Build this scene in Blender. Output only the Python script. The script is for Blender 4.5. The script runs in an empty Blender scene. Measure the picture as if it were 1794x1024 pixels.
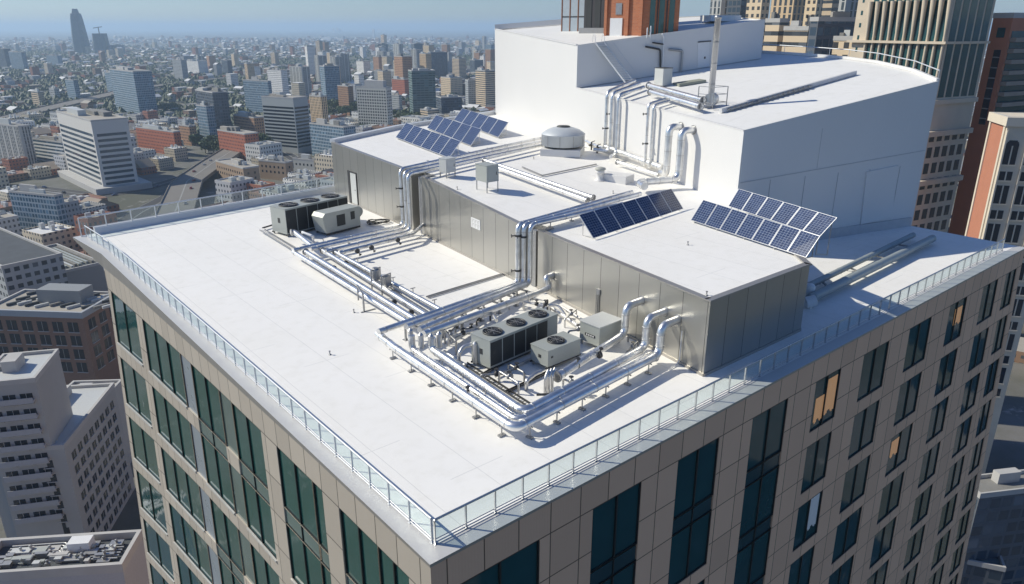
import bpy, bmesh, math, random
from mathutils import Vector, Matrix
R = random.Random(7)
S = bpy.context.scene
COL = S.collection
RAD = math.radians
# ------------------------------------------------------------------ survey: points of the place measured on its real planes
F_ = 1280.; CX = 897.; CY = 512.; HY = 48.; H = 19.0
TH = math.atan((CY-HY)/F_)
def _ray(px, py):
    a = (px-CX)/F_; b = (CY-py)/F_
    return a, math.cos(TH)+b*math.sin(TH), -math.sin(TH)+b*math.cos(TH)
YAW = RAD(39.92079841510056); CA, SA = math.cos(YAW), math.sin(YAW)
_f = (-2.985797836446485, 23.449655457552375)
CAM = (-CA*_f[0]-SA*_f[1], SA*_f[0]-CA*_f[1], H)
def rl(px, py):
    r = _ray(px, py); return CA*r[0]+SA*r[1], -SA*r[0]+CA*r[1], r[2]
def _at(r, t): return Vector((CAM[0]+r[0]*t, CAM[1]+r[1]*t, CAM[2]+r[2]*t))
def Zp(px, py, z):
    r = rl(px, py); return _at(r, (z-CAM[2])/r[2])
def Xp(px, py, x):
    r = rl(px, py); return _at(r, (x-CAM[0])/r[0])
def Yp(px, py, y):
    r = rl(px, py); return _at(r, (y-CAM[1])/r[1])
def Vp(px, py, P):
    r = rl(px, py); d = math.hypot(P[0]-CAM[0], P[1]-CAM[1]); return CAM[2]+r[2]*d/math.hypot(r[0], r[1])
ZR = [(-50, 4.6), (2, 4.6), (20, 4.6), (37.5, 5.7), (59.4, 6.4), (200, 10.9)]
def zr(y):
    for (a0, b0), (a1, b1) in zip(ZR, ZR[1:]):
        if y <= a1: return b0+(b1-b0)*(y-a0)/(a1-a0)
def Mp(px, py, dz=0):
    z = 5.
    for _ in range(60):
        p = Zp(px, py, z); z = zr(p.y)+dz
    return p
def plane(px, py, P0, P1):
    nx, ny = P1[1]-P0[1], -(P1[0]-P0[0]); r = rl(px, py)
    return _at(r, ((P0[0]-CAM[0])*nx+(P0[1]-CAM[1])*ny)/(r[0]*nx+r[1]*ny))
DK = (.1534, .0067)
def deckz(x, y): return 10.73+DK[0]*(x-42.55)+DK[1]*(y-15.65)
def Dp(px, py, dz=0):
    r = rl(px, py); c0 = deckz(CAM[0], CAM[1])+dz
    return _at(r, (c0-CAM[2])/(r[2]-DK[0]*r[0]-DK[1]*r[1]))
# ------------------------------------------------------------------ mesh builder
class MB:
    def __init__(s): s.v = []; s.f = []; s.sm = []; s.mi = []; s.uv = []; s.cur = 0
    def quadf(s, pts, smooth=False, uv=None, mi=None):
        n = len(s.v); s.v += [tuple(p) for p in pts]; s.f.append(list(range(n, n+len(pts)))); s.sm.append(smooth)
        s.mi.append(s.cur if mi is None else mi); s.uv.append(uv)
    def box(s, x0, x1, y0, y1, z0, z1, M=None):
        P = [Vector((x, y, z)) for z in (z0, z1) for y in (y0, y1) for x in (x0, x1)]
        if M: P = [M @ p for p in P]
        for q in ((0, 2, 3, 1), (4, 5, 7, 6), (0, 1, 5, 4), (1, 3, 7, 5), (3, 2, 6, 7), (2, 0, 4, 6)):
            s.quadf([P[i] for i in q])
        return s
    def bar(s, a, b, w, h=None, up=(0, 0, 1)):
        "rectangular bar from a to b, w wide, h tall"
        a = Vector(a); b = Vector(b); h = h or w; d = (b-a); L = d.length
        if L < 1e-6: return s
        d /= L; up = Vector(up)
        if abs(d.dot(up)) > .95: up = Vector((1, 0, 0))
        x = d.cross(up).normalized(); y = x.cross(d)
        M = Matrix(((x.x, d.x, y.x, a.x), (x.y, d.y, y.y, a.y), (x.z, d.z, y.z, a.z), (0, 0, 0, 1)))
        return s.box(-w/2, w/2, 0, L, -h/2, h/2, M)
    def prism(s, poly, z0, z1):
        n = len(poly); zb = z0 if isinstance(z0, (list, tuple)) else [z0]*n; zt = z1 if isinstance(z1, (list, tuple)) else [z1]*n
        B = [(p[0], p[1], zb[i]) for i, p in enumerate(poly)]; T = [(p[0], p[1], zt[i]) for i, p in enumerate(poly)]
        s.quadf(T); s.quadf(B[::-1])
        for i in range(n):
            j = (i+1) % n; s.quadf([B[i], B[j], T[j], T[i]])
        return s
    def rings(s, rings, close=True, smooth=True, caps=True):
        n0 = len(s.v); m = len(rings[0])
        for r in rings: s.v += [tuple(p) for p in r]
        for i in range(len(rings)-1):
            for k in range(m if close else m-1):
                k2 = (k+1) % m
                s.f.append([n0+i*m+k, n0+i*m+k2, n0+(i+1)*m+k2, n0+(i+1)*m+k]); s.sm.append(smooth); s.mi.append(s.cur); s.uv.append(None)
        if caps:
            s.quadf(rings[0][::-1]); s.quadf(rings[-1])
        return s
    def tube(s, path, r, n=14, bend=None, caps=True):
        P = [Vector(p) for p in path]
        if bend and len(P) > 2:
            Q = [P[0]]
            for i in range(1, len(P)-1):
                a, b, c = P[i-1], P[i], P[i+1]
                d1 = (a-b); d2 = (c-b); l1, l2 = d1.length, d2.length
                t = min(bend, l1*.48, l2*.48); d1.normalize(); d2.normalize()
                if d1.dot(d2) < -.995: Q.append(b); continue
                p0 = b+d1*t; p1 = b+d2*t
                for k in range(7):
                    u = k/6.; Q.append(p0*(1-u)**2+b*2*u*(1-u)+p1*u*u)
            Q.append(P[-1]); P = Q
        Q = [P[0]]
        for p in P[1:]:
            if (p-Q[-1]).length > 1e-4: Q.append(p)
        P = Q
        if len(P) < 2: return s
        T = []
        for i in range(len(P)):
            a = P[max(0, i-1)]; b = P[min(len(P)-1, i+1)]; T.append((b-a).normalized())
        up = Vector((0, 0, 1)) if abs(T[0].z) < .9 else Vector((1, 0, 0))
        x = T[0].cross(up).normalized(); rings = []
        for i, t in enumerate(T):
            x = (x-t*x.dot(t)).normalized(); y = t.cross(x)
            rr = r[i] if isinstance(r, list) else r
            rings.append([P[i]+(x*math.cos(2*math.pi*k/n)+y*math.sin(2*math.pi*k/n))*rr for k in range(n)])
        return s.rings(rings, caps=caps)
    def lathe(s, prof, c=(0, 0, 0), n=24, smooth=True, caps=True):
        return s.rings([[(c[0]+r*math.cos(2*math.pi*k/n), c[1]+r*math.sin(2*math.pi*k/n), c[2]+z) for k in range(n)] for r, z in prof], smooth=smooth, caps=caps)
    def build(s, name, mats, parent=None, origin=None, bevel=0):
        me = bpy.data.meshes.new(name)
        v = s.v
        if origin is not None: v = [(p[0]-origin[0], p[1]-origin[1], p[2]-origin[2]) for p in v]
        me.from_pydata(v, [], s.f); me.update()
        me.polygons.foreach_set('use_smooth', s.sm); me.polygons.foreach_set('material_index', s.mi)
        for m in (mats if isinstance(mats, (list, tuple)) else [mats]): me.materials.append(m)
        uvl = me.uv_layers.new(name='UVMap'); dat = []
        for p, u in zip(me.polygons, s.uv):
            if u is not None:
                for q in u: dat += [q[0], q[1]]
            else:
                nx, ny, nz = p.normal
                if abs(nz) > .7:
                    for vi in p.vertices: c = me.vertices[vi].co; dat += [c.x, c.y]
                else:
                    l = math.hypot(nx, ny) or 1; tx, ty = -ny/l, nx/l
                    for vi in p.vertices: c = me.vertices[vi].co; dat += [c.x*tx+c.y*ty, c.z]
        uvl.data.foreach_set('uv', dat)
        o = bpy.data.objects.new(name, me); COL.objects.link(o)
        if origin is not None: o.location = origin
        if bevel:
            md = o.modifiers.new('bevel', 'BEVEL'); md.width = bevel; md.segments = 2; md.limit_method = 'ANGLE'; md.angle_limit = .6
        if parent: o.parent = parent
        return o
def tag(o, label=None, cat=None, group=None, kind=None):
    if label: o['label'] = label
    if cat: o['category'] = cat
    if group: o['group'] = group
    if kind: o['kind'] = kind
    return o
def empty(name, loc=(0, 0, 0), rz=0):
    o = bpy.data.objects.new(name, None); COL.objects.link(o); o.location = loc; o.rotation_euler.z = rz; o.empty_display_size = .2
    return o
def copy_tree(o, parent=None):
    c = o.copy(); COL.objects.link(c)
    if parent: c.parent = parent
    for ch in list(o.children): copy_tree(ch, c)
    return c
# ------------------------------------------------------------------ materials
class N:
    def __init__(s, name):
        s.m = bpy.data.materials.new(name); s.m.use_nodes = True; s.t = s.m.node_tree; s.t.nodes.clear()
        s.out = s.t.nodes.new('ShaderNodeOutputMaterial')
    def n(s, typ, ins=None, **kw):
        nd = s.t.nodes.new(typ)
        for k, v in kw.items(): setattr(nd, k, v)
        for k, v in (ins or {}).items():
            if isinstance(v, bpy.types.NodeSocket): s.t.links.new(v, nd.inputs[k])
            else: nd.inputs[k].default_value = v
        return nd
    def math(s, op, a, b=0., c=None, clamp=False):
        ins = {0: a, 1: b}
        if c is not None: ins[2] = c
        return s.n('ShaderNodeMath', ins, operation=op, use_clamp=clamp).outputs[0]
    def mix(s, f, a, b):
        nd = s.t.nodes.new('ShaderNodeMix'); nd.data_type = 'RGBA'
        for k, v in ((0, f), (6, a), (7, b)):
            if isinstance(v, bpy.types.NodeSocket): s.t.links.new(v, nd.inputs[k])
            else: nd.inputs[k].default_value = (v if k == 0 else c4(v))
        return nd.outputs[2]
    def ramp(s, f, stops):
        nd = s.n('ShaderNodeValToRGB', {0: f}); e = nd.color_ramp.elements
        while len(e) < len(stops): e.new(.5)
        for x, (p, c) in zip(e, stops): x.position = p; x.color = c4(c)
        return nd.outputs[0]
    def noise(s, vec, scale, detail=4, rough=.55):
        return s.n('ShaderNodeTexNoise', {'Vector': vec, 'Scale': scale, 'Detail': detail, 'Roughness': rough}).outputs[0]
    def obj(s): return s.n('ShaderNodeTexCoord').outputs['Object']
    def uv(s): return s.n('ShaderNodeTexCoord').outputs['UV']
    def rnd(s): return s.n('ShaderNodeObjectInfo').outputs['Random']
    def xyz(s, v):
        nd = s.n('ShaderNodeSeparateXYZ', {0: v}); return nd.outputs
    def bump(s, h, strength=.2, dist=.02):
        return s.n('ShaderNodeBump', {'Height': h, 'Strength': strength, 'Distance': dist}).outputs[0]
    def bsdf(s, col, rough=.6, metal=0., normal=None, **kw):
        ins = {'Base Color': col if isinstance(col, bpy.types.NodeSocket) else c4(col), 'Roughness': rough, 'Metallic': metal}
        if normal is not None: ins['Normal'] = normal
        ins.update(kw)
        b = s.n('ShaderNodeBsdfPrincipled', ins); s.t.links.new(b.outputs[0], s.out.inputs[0]); return s.m
    def linkout(s, sock): s.t.links.new(sock, s.out.inputs[0]); return s.m
def c4(c): return tuple(c) if len(c) == 4 else (c[0], c[1], c[2], 1)
MAT = {}
def plain(name, col, rough=.6, metal=0., var=.12, scale=2., bump=0., **kw):
    if name in MAT: return MAT[name]
    n = N(name); o = n.obj(); f = n.noise(o, scale, 5)
    c = n.mix(f, [x*(1-var) for x in col], [min(1, x*(1+var)) for x in col])
    nm = n.bump(n.noise(o, scale*3, 4), bump, .02) if bump else None
    r = n.math('MULTIPLY_ADD', n.noise(o, scale*1.7, 4), .25, rough-.12) if rough > .15 else rough
    MAT[name] = n.bsdf(c, r, metal, nm, **kw); return MAT[name]
# white roof membrane: welded sheet laps, faint ponding stains
def membrane(name, base=(.885, .865, .825), lap=3.0):
    n = N(name); o = n.obj(); x, y, z = n.xyz(o)
    w = n.noise(o, .35, 3)
    st = n.noise(o, .12, 6, .62); st2 = n.noise(o, 1.1, 6, .6); st3 = n.noise(o, 9., 4)
    c = n.mix(n.ramp(st, [(.42, (0, 0, 0)), (.72, (1, 1, 1))]), base, (base[0]*.96, base[1]*.958, base[2]*.945))
    c = n.mix(n.math('MULTIPLY', n.ramp(st2, [(.5, (0, 0, 0)), (.72, (1, 1, 1))]), .55), c, (base[0]*.88, base[1]*.875, base[2]*.85))
    c = n.mix(n.math('MULTIPLY', st3, .07), c, (.66, .65, .63))
    fx = n.math('FRACT', n.math('DIVIDE', n.math('ADD', x, n.math('MULTIPLY', w, .08)), lap))
    ln = n.math('LESS_THAN', n.math('ABSOLUTE', n.math('SUBTRACT', fx, .5)), .006)
    fy = n.math('FRACT', n.math('DIVIDE', n.math('ADD', y, n.math('MULTIPLY', n.math('FLOOR', n.math('DIVIDE', x, lap)), 4.3)), 15.))
    ly = n.math('LESS_THAN', n.math('ABSOLUTE', n.math('SUBTRACT', fy, .5)), .0015)
    l = n.math('MAXIMUM', ln, ly)
    c = n.mix(n.math('MULTIPLY', l, .5), c, (.5, .5, .49))
    return n.bsdf(c, .62, 0, n.bump(n.math('ADD', n.math('MULTIPLY', l, .5), n.math('MULTIPLY', n.noise(o, 2.5, 5), .6)), .12, .01))
def aluminium(name, col=(.86, .86, .85), rough=.30, dent=.14, seam=1.0):
    n = N(name); o = n.obj()
    a = n.noise(o, 5., 5, .7); b = n.noise(o, 22., 3, .6); d = n.noise(o, 1.3, 3)
    c = n.mix(n.ramp(d, [(.4, (0, 0, 0)), (.65, (1, 1, 1))]), col, [x*.80 for x in col])
    r = n.math('MULTIPLY_ADD', a, .28, rough-.1)
    return n.bsdf(c, r, .92, n.bump(n.math('ADD', a, n.math('MULTIPLY', b, .45)), dent, .03))
def panel_metal(name, col, w=1.5, rough=.35, metal=.75, line=.012):
    "clad wall: tall sheet panels with open joints, each with its own tone"
    n = N(name); u, v, _ = n.xyz(n.uv()); o = n.obj()
    k = n.math('FLOOR', n.math('DIVIDE', u, w)); f = n.math('FRACT', n.math('DIVIDE', u, w))
    rn = n.n('ShaderNodeTexWhiteNoise', {'W': k}, noise_dimensions='1D').outputs[0]
    ln = n.math('GREATER_THAN', n.math('ABSOLUTE', n.math('SUBTRACT', f, .5)), .5-line/w*2)
    big = n.noise(o, .35, 3)
    c = n.mix(rn, [x*.97 for x in col], [x*1.03 for x in col])
    c = n.mix(ln, c, [x*.3 for x in col])
    wv = n.math('SINE', n.math('MULTIPLY', f, 6.283))
    hgt = n.math('ADD', n.math('MULTIPLY', big, 1.0), n.math('ADD', n.math('MULTIPLY', wv, .006), n.math('MULTIPLY', ln, -.3)))
    r = n.math('MULTIPLY_ADD', n.noise(o, 1.5, 5), .2, rough-.1)
    return n.bsdf(c, r, metal, n.bump(hgt, .35, .12))
def cladding(name, col, pw, ph, rough=.5, v0=0., metal=.25, corr=False):
    "facade boards with dark joints both ways"
    n = N(name); u, v, _ = n.xyz(n.uv()); o = n.obj()
    ku = n.math('DIVIDE', u, pw); kv = n.math('DIVIDE', n.math('SUBTRACT', v, v0), ph)
    rn = n.n('ShaderNodeTexWhiteNoise', {'Vector': n.n('ShaderNodeCombineXYZ', {0: n.math('FLOOR', ku), 1: n.math('FLOOR', kv), 2: 0.}).outputs[0]}, noise_dimensions='3D').outputs[0]
    fu = n.math('ABSOLUTE', n.math('SUBTRACT', n.math('FRACT', ku), .5)); fv = n.math('ABSOLUTE', n.math('SUBTRACT', n.math('FRACT', kv), .5))
    ln = n.math('MAXIMUM', n.math('GREATER_THAN', fu, .5-.028/pw), n.math('GREATER_THAN', fv, .5-.028/ph))
    c = n.mix(rn, [x*.9 for x in col], [x*1.08 for x in col])
    c = n.mix(n.math('MULTIPLY', n.noise(o, .7, 5), .35), c, [x*.8 for x in col])
    c = n.mix(ln, c, [x*.16 for x in col])
    h = n.math('ADD', n.math('MULTIPLY', ln, -1.), n.math('MULTIPLY', n.noise(o, .8, 2), .8))
    if corr: h = n.math('ADD', h, n.math('MULTIPLY', n.math('SINE', n.math('MULTIPLY', u, 40.)), .12))
    return n.bsdf(c, n.math('MULTIPLY_ADD', n.noise(o, 3., 4), .2, rough-.1), metal, n.bump(h, .3, .03))
def facade(name, wall, glass=(.03, .045, .06), sx=3., sz=3.5, wx=.6, wz=.55, rough=.75, ribbon=False, var=.3, vert=0.):
    "small far windows: glazed openings by bay and storey"
    n = N(name); u, v, _ = n.xyz(n.uv()); o = n.obj(); nz_ = n.xyz(n.n('ShaderNodeNewGeometry').outputs['Normal'])[2]
    ku = n.math('DIVIDE', u, sx); kv = n.math('DIVIDE', v, sz)
    a = n.math('LESS_THAN', n.math('ABSOLUTE', n.math('SUBTRACT', n.math('FRACT', ku), .5)), wx/2)
    b = n.math('LESS_THAN', n.math('ABSOLUTE', n.math('SUBTRACT', n.math('FRACT', kv), .5)), wz/2)
    m = b if ribbon else n.math('MULTIPLY', a, b)
    if vert: m = n.math('MULTIPLY', m, n.math('GREATER_THAN', n.math('FRACT', n.math('DIVIDE', u, sx*4)), vert))
    m = n.math('MULTIPLY', m, n.math('LESS_THAN', n.math('ABSOLUTE', nz_), .5))
    rn = n.n('ShaderNodeTexWhiteNoise', {'Vector': n.n('ShaderNodeCombineXYZ', {0: n.math('FLOOR', ku), 1: n.math('FLOOR', kv), 2: n.rnd()}).outputs[0]}, noise_dimensions='3D').outputs[0]
    wc = n.mix(n.math('MULTIPLY', n.noise(o, .08, 5), .5), wall, [x*.75 for x in wall])
    gc = n.mix(n.ramp(rn, [(.0, (0, 0, 0)), (.8, (.25,)*3), (1, (1, 1, 1))]), glass, [min(1, g*2.5+.06) for g in glass])
    wc = n.mix(.0, wc, wall)
    hs = n.n('ShaderNodeHueSaturation', {'Hue': .5, 'Saturation': 1.12, 'Value': n.math('MULTIPLY_ADD', n.rnd(), var, 1.25-var/2), 'Fac': 1., 'Color': wc}).outputs[0]
    c = n.mix(m, hs, gc)
    return n.bsdf(c, n.math('MULTIPLY_ADD', m, .12-rough, rough), 0, n.bump(n.math('MULTIPLY', m, -1.), .6, .3))
def brick(name, c1, c2, mortar, scale=4.):
    n = N(name); b = n.n('ShaderNodeTexBrick', {'Vector': n.uv(), 'Color1': c4(c1), 'Color2': c4(c2), 'Mortar': c4(mortar), 'Scale': scale, 'Mortar Size': .012, 'Brick Width': .5, 'Row Height': .18})
    c = n.mix(n.math('MULTIPLY', n.noise(n.obj(), .6, 5), .5), b.outputs[0], [x*.6 for x in c1])
    return n.bsdf(c, .85, 0, n.bump(b.outputs[1], -.4, .02))
def glassy(name, col, rough=.04, wav=.04, ior=1.5, spec=.5):
    n = N(name); o = n.obj()
    return n.bsdf(n.mix(n.noise(o, .25, 4), [x*.7 for x in col], [x*1.3 for x in col]), rough, 0, n.bump(n.noise(o, .45, 2), wav, .25), IOR=ior, **{'Specular IOR Level': spec})
M_ROOF = membrane('white_roof_membrane')
M_ROOF2 = membrane('white_deck_membrane', (.80, .79, .765), 2.6)
M_WWALL = plain('white_wall_panel', (.70, .69, .67), .55, 0, .03, .25, .08)
M_ALU = aluminium('aluminium_pipe_jacket')
M_ALU2 = aluminium('aluminium_pipe_jacket_dull', (.70, .69, .67), .38, .2)
M_STEEL = plain('galvanised_steel', (.36, .36, .36), .45, .7, .25, 4.)
M_DSTEEL = plain('dark_bracket_steel', (.07, .07, .07), .5, .5, .4, 6.)
M_HVAC = plain('grey_green_casing', (.40, .42, .39), .5, .15, .07, 1.5, .05)
M_HVACL = plain('light_grey_casing', (.55, .56, .54), .5, .15, .07, 1.5, .05)
M_COIL = None
def coil():
    n = N('coil_grille'); u, v, _ = n.xyz(n.uv())
    s1 = n.math('SINE', n.math('MULTIPLY', v, 120.)); s2 = n.math('SINE', n.math('MULTIPLY', u, 60.))
    c = n.mix(n.math('MULTIPLY_ADD', s1, .5, .5), (.02, .022, .024), (.075, .08, .08))
    return n.bsdf(c, .5, .4, n.bump(n.math('ADD', s1, s2), .3, .01))
M_COIL = coil()
M_BLACK = plain('black_fan_blade', (.02, .02, .02), .4, .2)
M_CLAD_L = cladding('bronze_beige_cladding', (.62, .55, .46), 1.72, 2.375, .42, .62, .3)
M_CLAD_R = cladding('bronze_cladding_shade_tint', (.80, .52, .345), 1.82, 2.375, .55, .62, .1, corr=True)  # same cladding as the left face, tinted warmer to offset its blue shade
M_BLOCK = panel_metal('brushed_steel_wall_panel', (.43, .42, .39), 1.95, .34, .78)
M_COPE = plain('metal_coping', (.42, .40, .37), .4, .6, .1, 2)
M_LEDGE = plain('pale_ledge_metal', (.60, .59, .57), .45, .2, .06, .8)
M_GLASS = glassy('dark_green_glazing', (.020, .085, .075), .04, .08, 1.6, .9)
M_GLASS2 = glassy('dark_teal_glazing', (.018, .070, .074), .04, .05, 1.5, .5)
M_SPAN = glassy('pale_green_spandrel_glass', (.12, .17, .155), .12, .04)
M_SPANR = glassy('teal_spandrel_glass', (.025, .06, .065), .12, .04)
M_BLUEP = plain('blue_grey_infill_panel', (.33, .38, .42), .3, .3, .05, .5)
M_FRAME = plain('dark_window_frame', (.025, .03, .03), .4, .3)
M_SILL = plain('pale_sill_metal', (.62, .6, .56), .4, .4)
M_RAIL = plain('satin_steel_rail', (.50, .51, .52), .3, .85, .1, 5)
M_RAILW = plain('pale_grey_rail', (.62, .64, .66), .4, .3, .08, 5)
M_WHITE = plain('white_painted_steel', (.75, .75, .74), .45, .0, .05, 2)
M_GRAVEL = plain('grey_roof_gravel', (.23, .225, .21), .9, 0, .35, .25, .1)
M_DARKROOF = plain('dark_roofing', (.07, .08, .09), .85, 0, .3, .2)
M_BEIGEROOF = plain('beige_roofing', (.38, .35, .30), .9, 0, .15, .15)
def rail_glass():
    n = N('clear_railing_glass')
    tr = n.n('ShaderNodeBsdfTransparent', {'Color': (.91, .95, .945, 1)}).outputs[0]
    gl = n.n('ShaderNodeBsdfGlossy', {'Color': (.9, .95, 1, 1), 'Roughness': .03}).outputs[0]
    df = n.n('ShaderNodeBsdfDiffuse', {'Color': (.6, .66, .66, 1)}).outputs[0]
    fc = n.n('ShaderNodeLayerWeight', {'Blend': .5}).outputs['Facing']
    fr = n.math('MULTIPLY_ADD', n.math('POWER', fc, 3.5), .5, .03)
    a = n.n('ShaderNodeMixShader', {0: .035, 1: tr, 2: df}).outputs[0]
    return n.linkout(n.n('ShaderNodeMixShader', {0: fr, 1: a, 2: gl}).outputs[0])
M_RGLASS = rail_glass()
def pv():
    n = N('photovoltaic_cells'); u, v, _ = n.xyz(n.uv())
    def grid(x, k, w): return n.math('GREATER_THAN', n.math('ABSOLUTE', n.math('SUBTRACT', n.math('FRACT', n.math('MULTIPLY', x, k)), .5)), .5-w)
    l = n.math('MAXIMUM', grid(u, 6., .045), grid(v, 10., .045))
    f = grid(u, 18., .04)
    rn = n.n('ShaderNodeTexWhiteNoise', {'Vector': n.n('ShaderNodeCombineXYZ', {0: n.math('FLOOR', n.math('MULTIPLY', u, 6.)), 1: n.math('FLOOR', n.math('MULTIPLY', v, 10.)), 2: n.rnd()}).outputs[0]}, noise_dimensions='3D').outputs[0]
    c = n.mix(rn, (.012, .025, .075), (.03, .05, .12))
    c = n.mix(n.math('MULTIPLY', f, .3), c, (.25, .3, .4))
    c = n.mix(l, c, (.30, .34, .42))
    return n.bsdf(c, .16, .0, n.bump(n.noise(n.obj(), .6, 2), .04, .05), **{'Specular IOR Level': .6})
M_PV = pv()
M_PVF = plain('white_module_frame', (.60, .61, .63), .4, .3)
# ================================================================== the office building
GZ = -110.
OB = empty('office_building', (0, 0, 0))
tag(OB, 'large beige-clad office building with white flat roof and dark green windows, filling the foreground', 'building')
def LF(y, z, d=0.):
    s = y/51.8; zz = z*(1+.05*s+.49*s*s)-.7*s*s
    return Vector((-.75+d, y+.27*s*s*min(52, max(0, -zz-3)) if y > 0 else y, zz))
def RF(x, z, d=0.):
    return Vector((x+.18*(max(0, x)/65)**2*min(52, max(0, -z-2)), -.75+d, z))
def fquad(mb, mp, s0, s1, z0, z1, d, flip, mi=0):
    p = [mp(s0, z0, d), mp(s1, z0, d), mp(s1, z1, d), mp(s0, z1, d)]; u = [(s0, z0), (s1, z0), (s1, z1), (s0, z1)]
    if flip: p = p[::-1]; u = u[::-1]
    mb.quadf(p, uv=u, mi=mi)
def fbox(mb, mp, s0, s1, z0, z1, d0, d1, flip, mi=0):
    P = [[mp(s, z, d) for s, z in ((s0, z0), (s1, z0), (s1, z1), (s0, z1))] for d in (d0, d1)]
    A, B = P
    fs = [A, B[::-1]]+[[A[i], B[i], B[(i+1) % 4], A[(i+1) % 4]] for i in range(4)]
    for f in fs:
        mb.quadf(f[::-1] if flip else f, mi=mi, uv=[(s0, z0), (s1, z0), (s1, z1), (s0, z1)])
NROW = 11
ROW0 = -1.75; PITCH = 4.75; WH = 3.7
def facade_side(mp, s_end, cols, flip, mwall, sill):
    """cols: (s0, s1, kind, mullions, spandrel rule)"""
    openings = []; wins = []
    for (s0, s1, kind, mull, sp) in cols:
        for r in range(NROW):
            t = ROW0-PITCH*r; b = t-WH
            joined = (sp == 'all' or (sp == 'odd' and r % 2 == 0)) and r < NROW-1
            if kind == 'win':
                wins.append((s0, s1, b, t, mull, r)); openings.append((s0, s1, b, t))
                if joined: openings.append((s0, s1, b-(PITCH-WH), b)); wins.append((s0, s1, b-(PITCH-WH), b, mull, -1))
            else:
                openings.append((s0, s1, b, t)); wins.append((s0, s1, b, t, 0, kind))
    S_ = sorted({-.75, s_end}.union(*[{o[0], o[1]} for o in openings])); Z_ = sorted({GZ, -.15, -70.}.union(*[{o[2], o[3]} for o in openings]))
    mb = MB()
    for i in range(len(S_)-1):
        for j in range(len(Z_)-1):
            sc = (S_[i]+S_[i+1])/2; zc = (Z_[j]+Z_[j+1])/2
            if any(o[0] < sc < o[1] and o[2] < zc < o[3] for o in openings): continue
            fquad(mb, mp, S_[i], S_[i+1], Z_[j], Z_[j+1], 0, flip)
    D = .14
    for (a, b, c, d) in openings:
        for q in (((a, c), (a, d)), ((b, d), (b, c)), ((a, d), (b, d)), ((b, c), (a, c))):
            p = [mp(q[0][0], q[0][1], 0), mp(q[0][0], q[0][1], D), mp(q[1][0], q[1][1], D), mp(q[1][0], q[1][1], 0)]
            mb.quadf(p if flip else p[::-1], mi=0, uv=[(a+.3, c+.3)]*4)
    mb.build('facade_wall', mwall, OB)
    return wins
def visible(p):
    d = (p-Vector(CAM)); x = CA*d.x-SA*d.y; y = SA*d.x+CA*d.y; dep = y*math.cos(TH)-d.z*math.sin(TH); up = y*math.sin(TH)+d.z*math.cos(TH)
    if dep <= 0: return False
    px = CX+F_*x/dep; py = CY-F_*up/dep
    return -10 < px < 1804 and py < 1034
def make_windows(wins, mp, flip, gm, sm, fw, sill):
    rest_f, rest_g = MB(), MB()
    for (s0, s1, b, t, mull, r) in wins:
        vis = any(visible(mp(s, z, 0)) for s in (s0, s1) for z in (b, t))
        if r in ('blue', 'green'):
            m = MB(); fquad(m, mp, s0, s1, b, t, .10, flip); m.build('infill_panel', M_BLUEP if r == 'blue' else sm, OB); continue
        if r == -1:
            m = MB(); fquad(m, mp, s0, s1, b, t, .09, flip)
            fr = MB()
            for k in range(1, mull):
                x = s0+(s1-s0)*k/mull; fbox(fr, mp, x-.03, x+.03, b, t, .03, .11, flip)
            fbox(fr, mp, s0, s1, b-.04, b+.04, .03, .11, flip)
            o = m.build('spandrel_glass', sm, OB); fr.build('mullion', fw, o); continue
        f = MB(); g = MB()
        w = .07
        fbox(f, mp, s0, s0+w, b, t, .03, .13, flip); fbox(f, mp, s1-w, s1, b, t, .03, .13, flip)
        fbox(f, mp, s0+w, s1-w, t-w, t, .03, .13, flip); fbox(f, mp, s0+w, s1-w, b, b+w, .03, .13, flip)
        xs = [s0+(s1-s0)*k/mull for k in range(mull+1)]
        for x in xs[1:-1]: fbox(f, mp, x-.045, x+.045, b+w, t-w, .02, .13, flip)
        for x0, x1 in zip(xs, xs[1:]):
            e = R.uniform(-.006, .006); e2 = R.uniform(-.006, .006)
            p = [mp(x0, b, .11+e), mp(x1, b, .11-e), mp(x1, t, .11-e+e2), mp(x0, t, .11+e+e2)]
            (g if vis else rest_g).quadf(p[::-1] if flip else p)
        if vis:
            o = f.build('window', fw, OB); g.build('pane', gm, o)
            if sill and not any(w_[5] == -1 and w_[0] == s0 and abs(w_[3]-b) < .01 for w_ in wins):
                q = MB(); fbox(q, mp, s0-.02, s1+.02, b-.07, b+.05, -.09, .1, flip); q.build('sill', M_SILL, o)
            win_at[(round(s0, 1), r, flip)] = o
        else:
            rest_f.v += []; n = len(rest_f.v)
            for ff, sm_, mi_, uv_ in zip(f.f, f.sm, f.mi, f.uv):
                rest_f.quadf([f.v[i] for i in ff])
    if rest_f.f:
        o = rest_f.build('window', fw, OB); tag(o, kind='stuff'); g = rest_g.build('pane', gm, o); tag(g, kind='stuff')
win_at = {}
LC = [(.9, 3.4, 'win', 2, 'all'), (3.4, 6.85, 'win', 2, 'all'), (8.6, 9.7, 'win', 1, 'odd'), (9.7, 13.95, 'win', 2, 'odd'), (16.05, 20.6, 'win', 2, 'odd'), (20.6, 22.8, 'green', 0, ''),
      (22.8, 28.2, 'win', 2, 'odd'), (28.2, 30.6, 'blue', 0, ''), (30.6, 40.3, 'win', 3, ''), (42.2, 50.7, 'win', 2, '')]
RC = [(.48, 4.84, 'win', 2, 'all'), (8.1, 11.5, 'win', 2, 'all'), (14.3, 17.85, 'win', 2, 'odd'), (21., 24.75, 'win', 2, 'all'), (27.95, 31.15, 'win', 2, ''),
      (34.2, 38.0, 'win', 2, ''), (41.25, 45.1, 'win', 2, ''), (48.55, 52.05, 'win', 2, ''), (55.5, 59.0, 'win', 2, ''), (60.9, 63.6, 'win', 2, '')]
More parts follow.
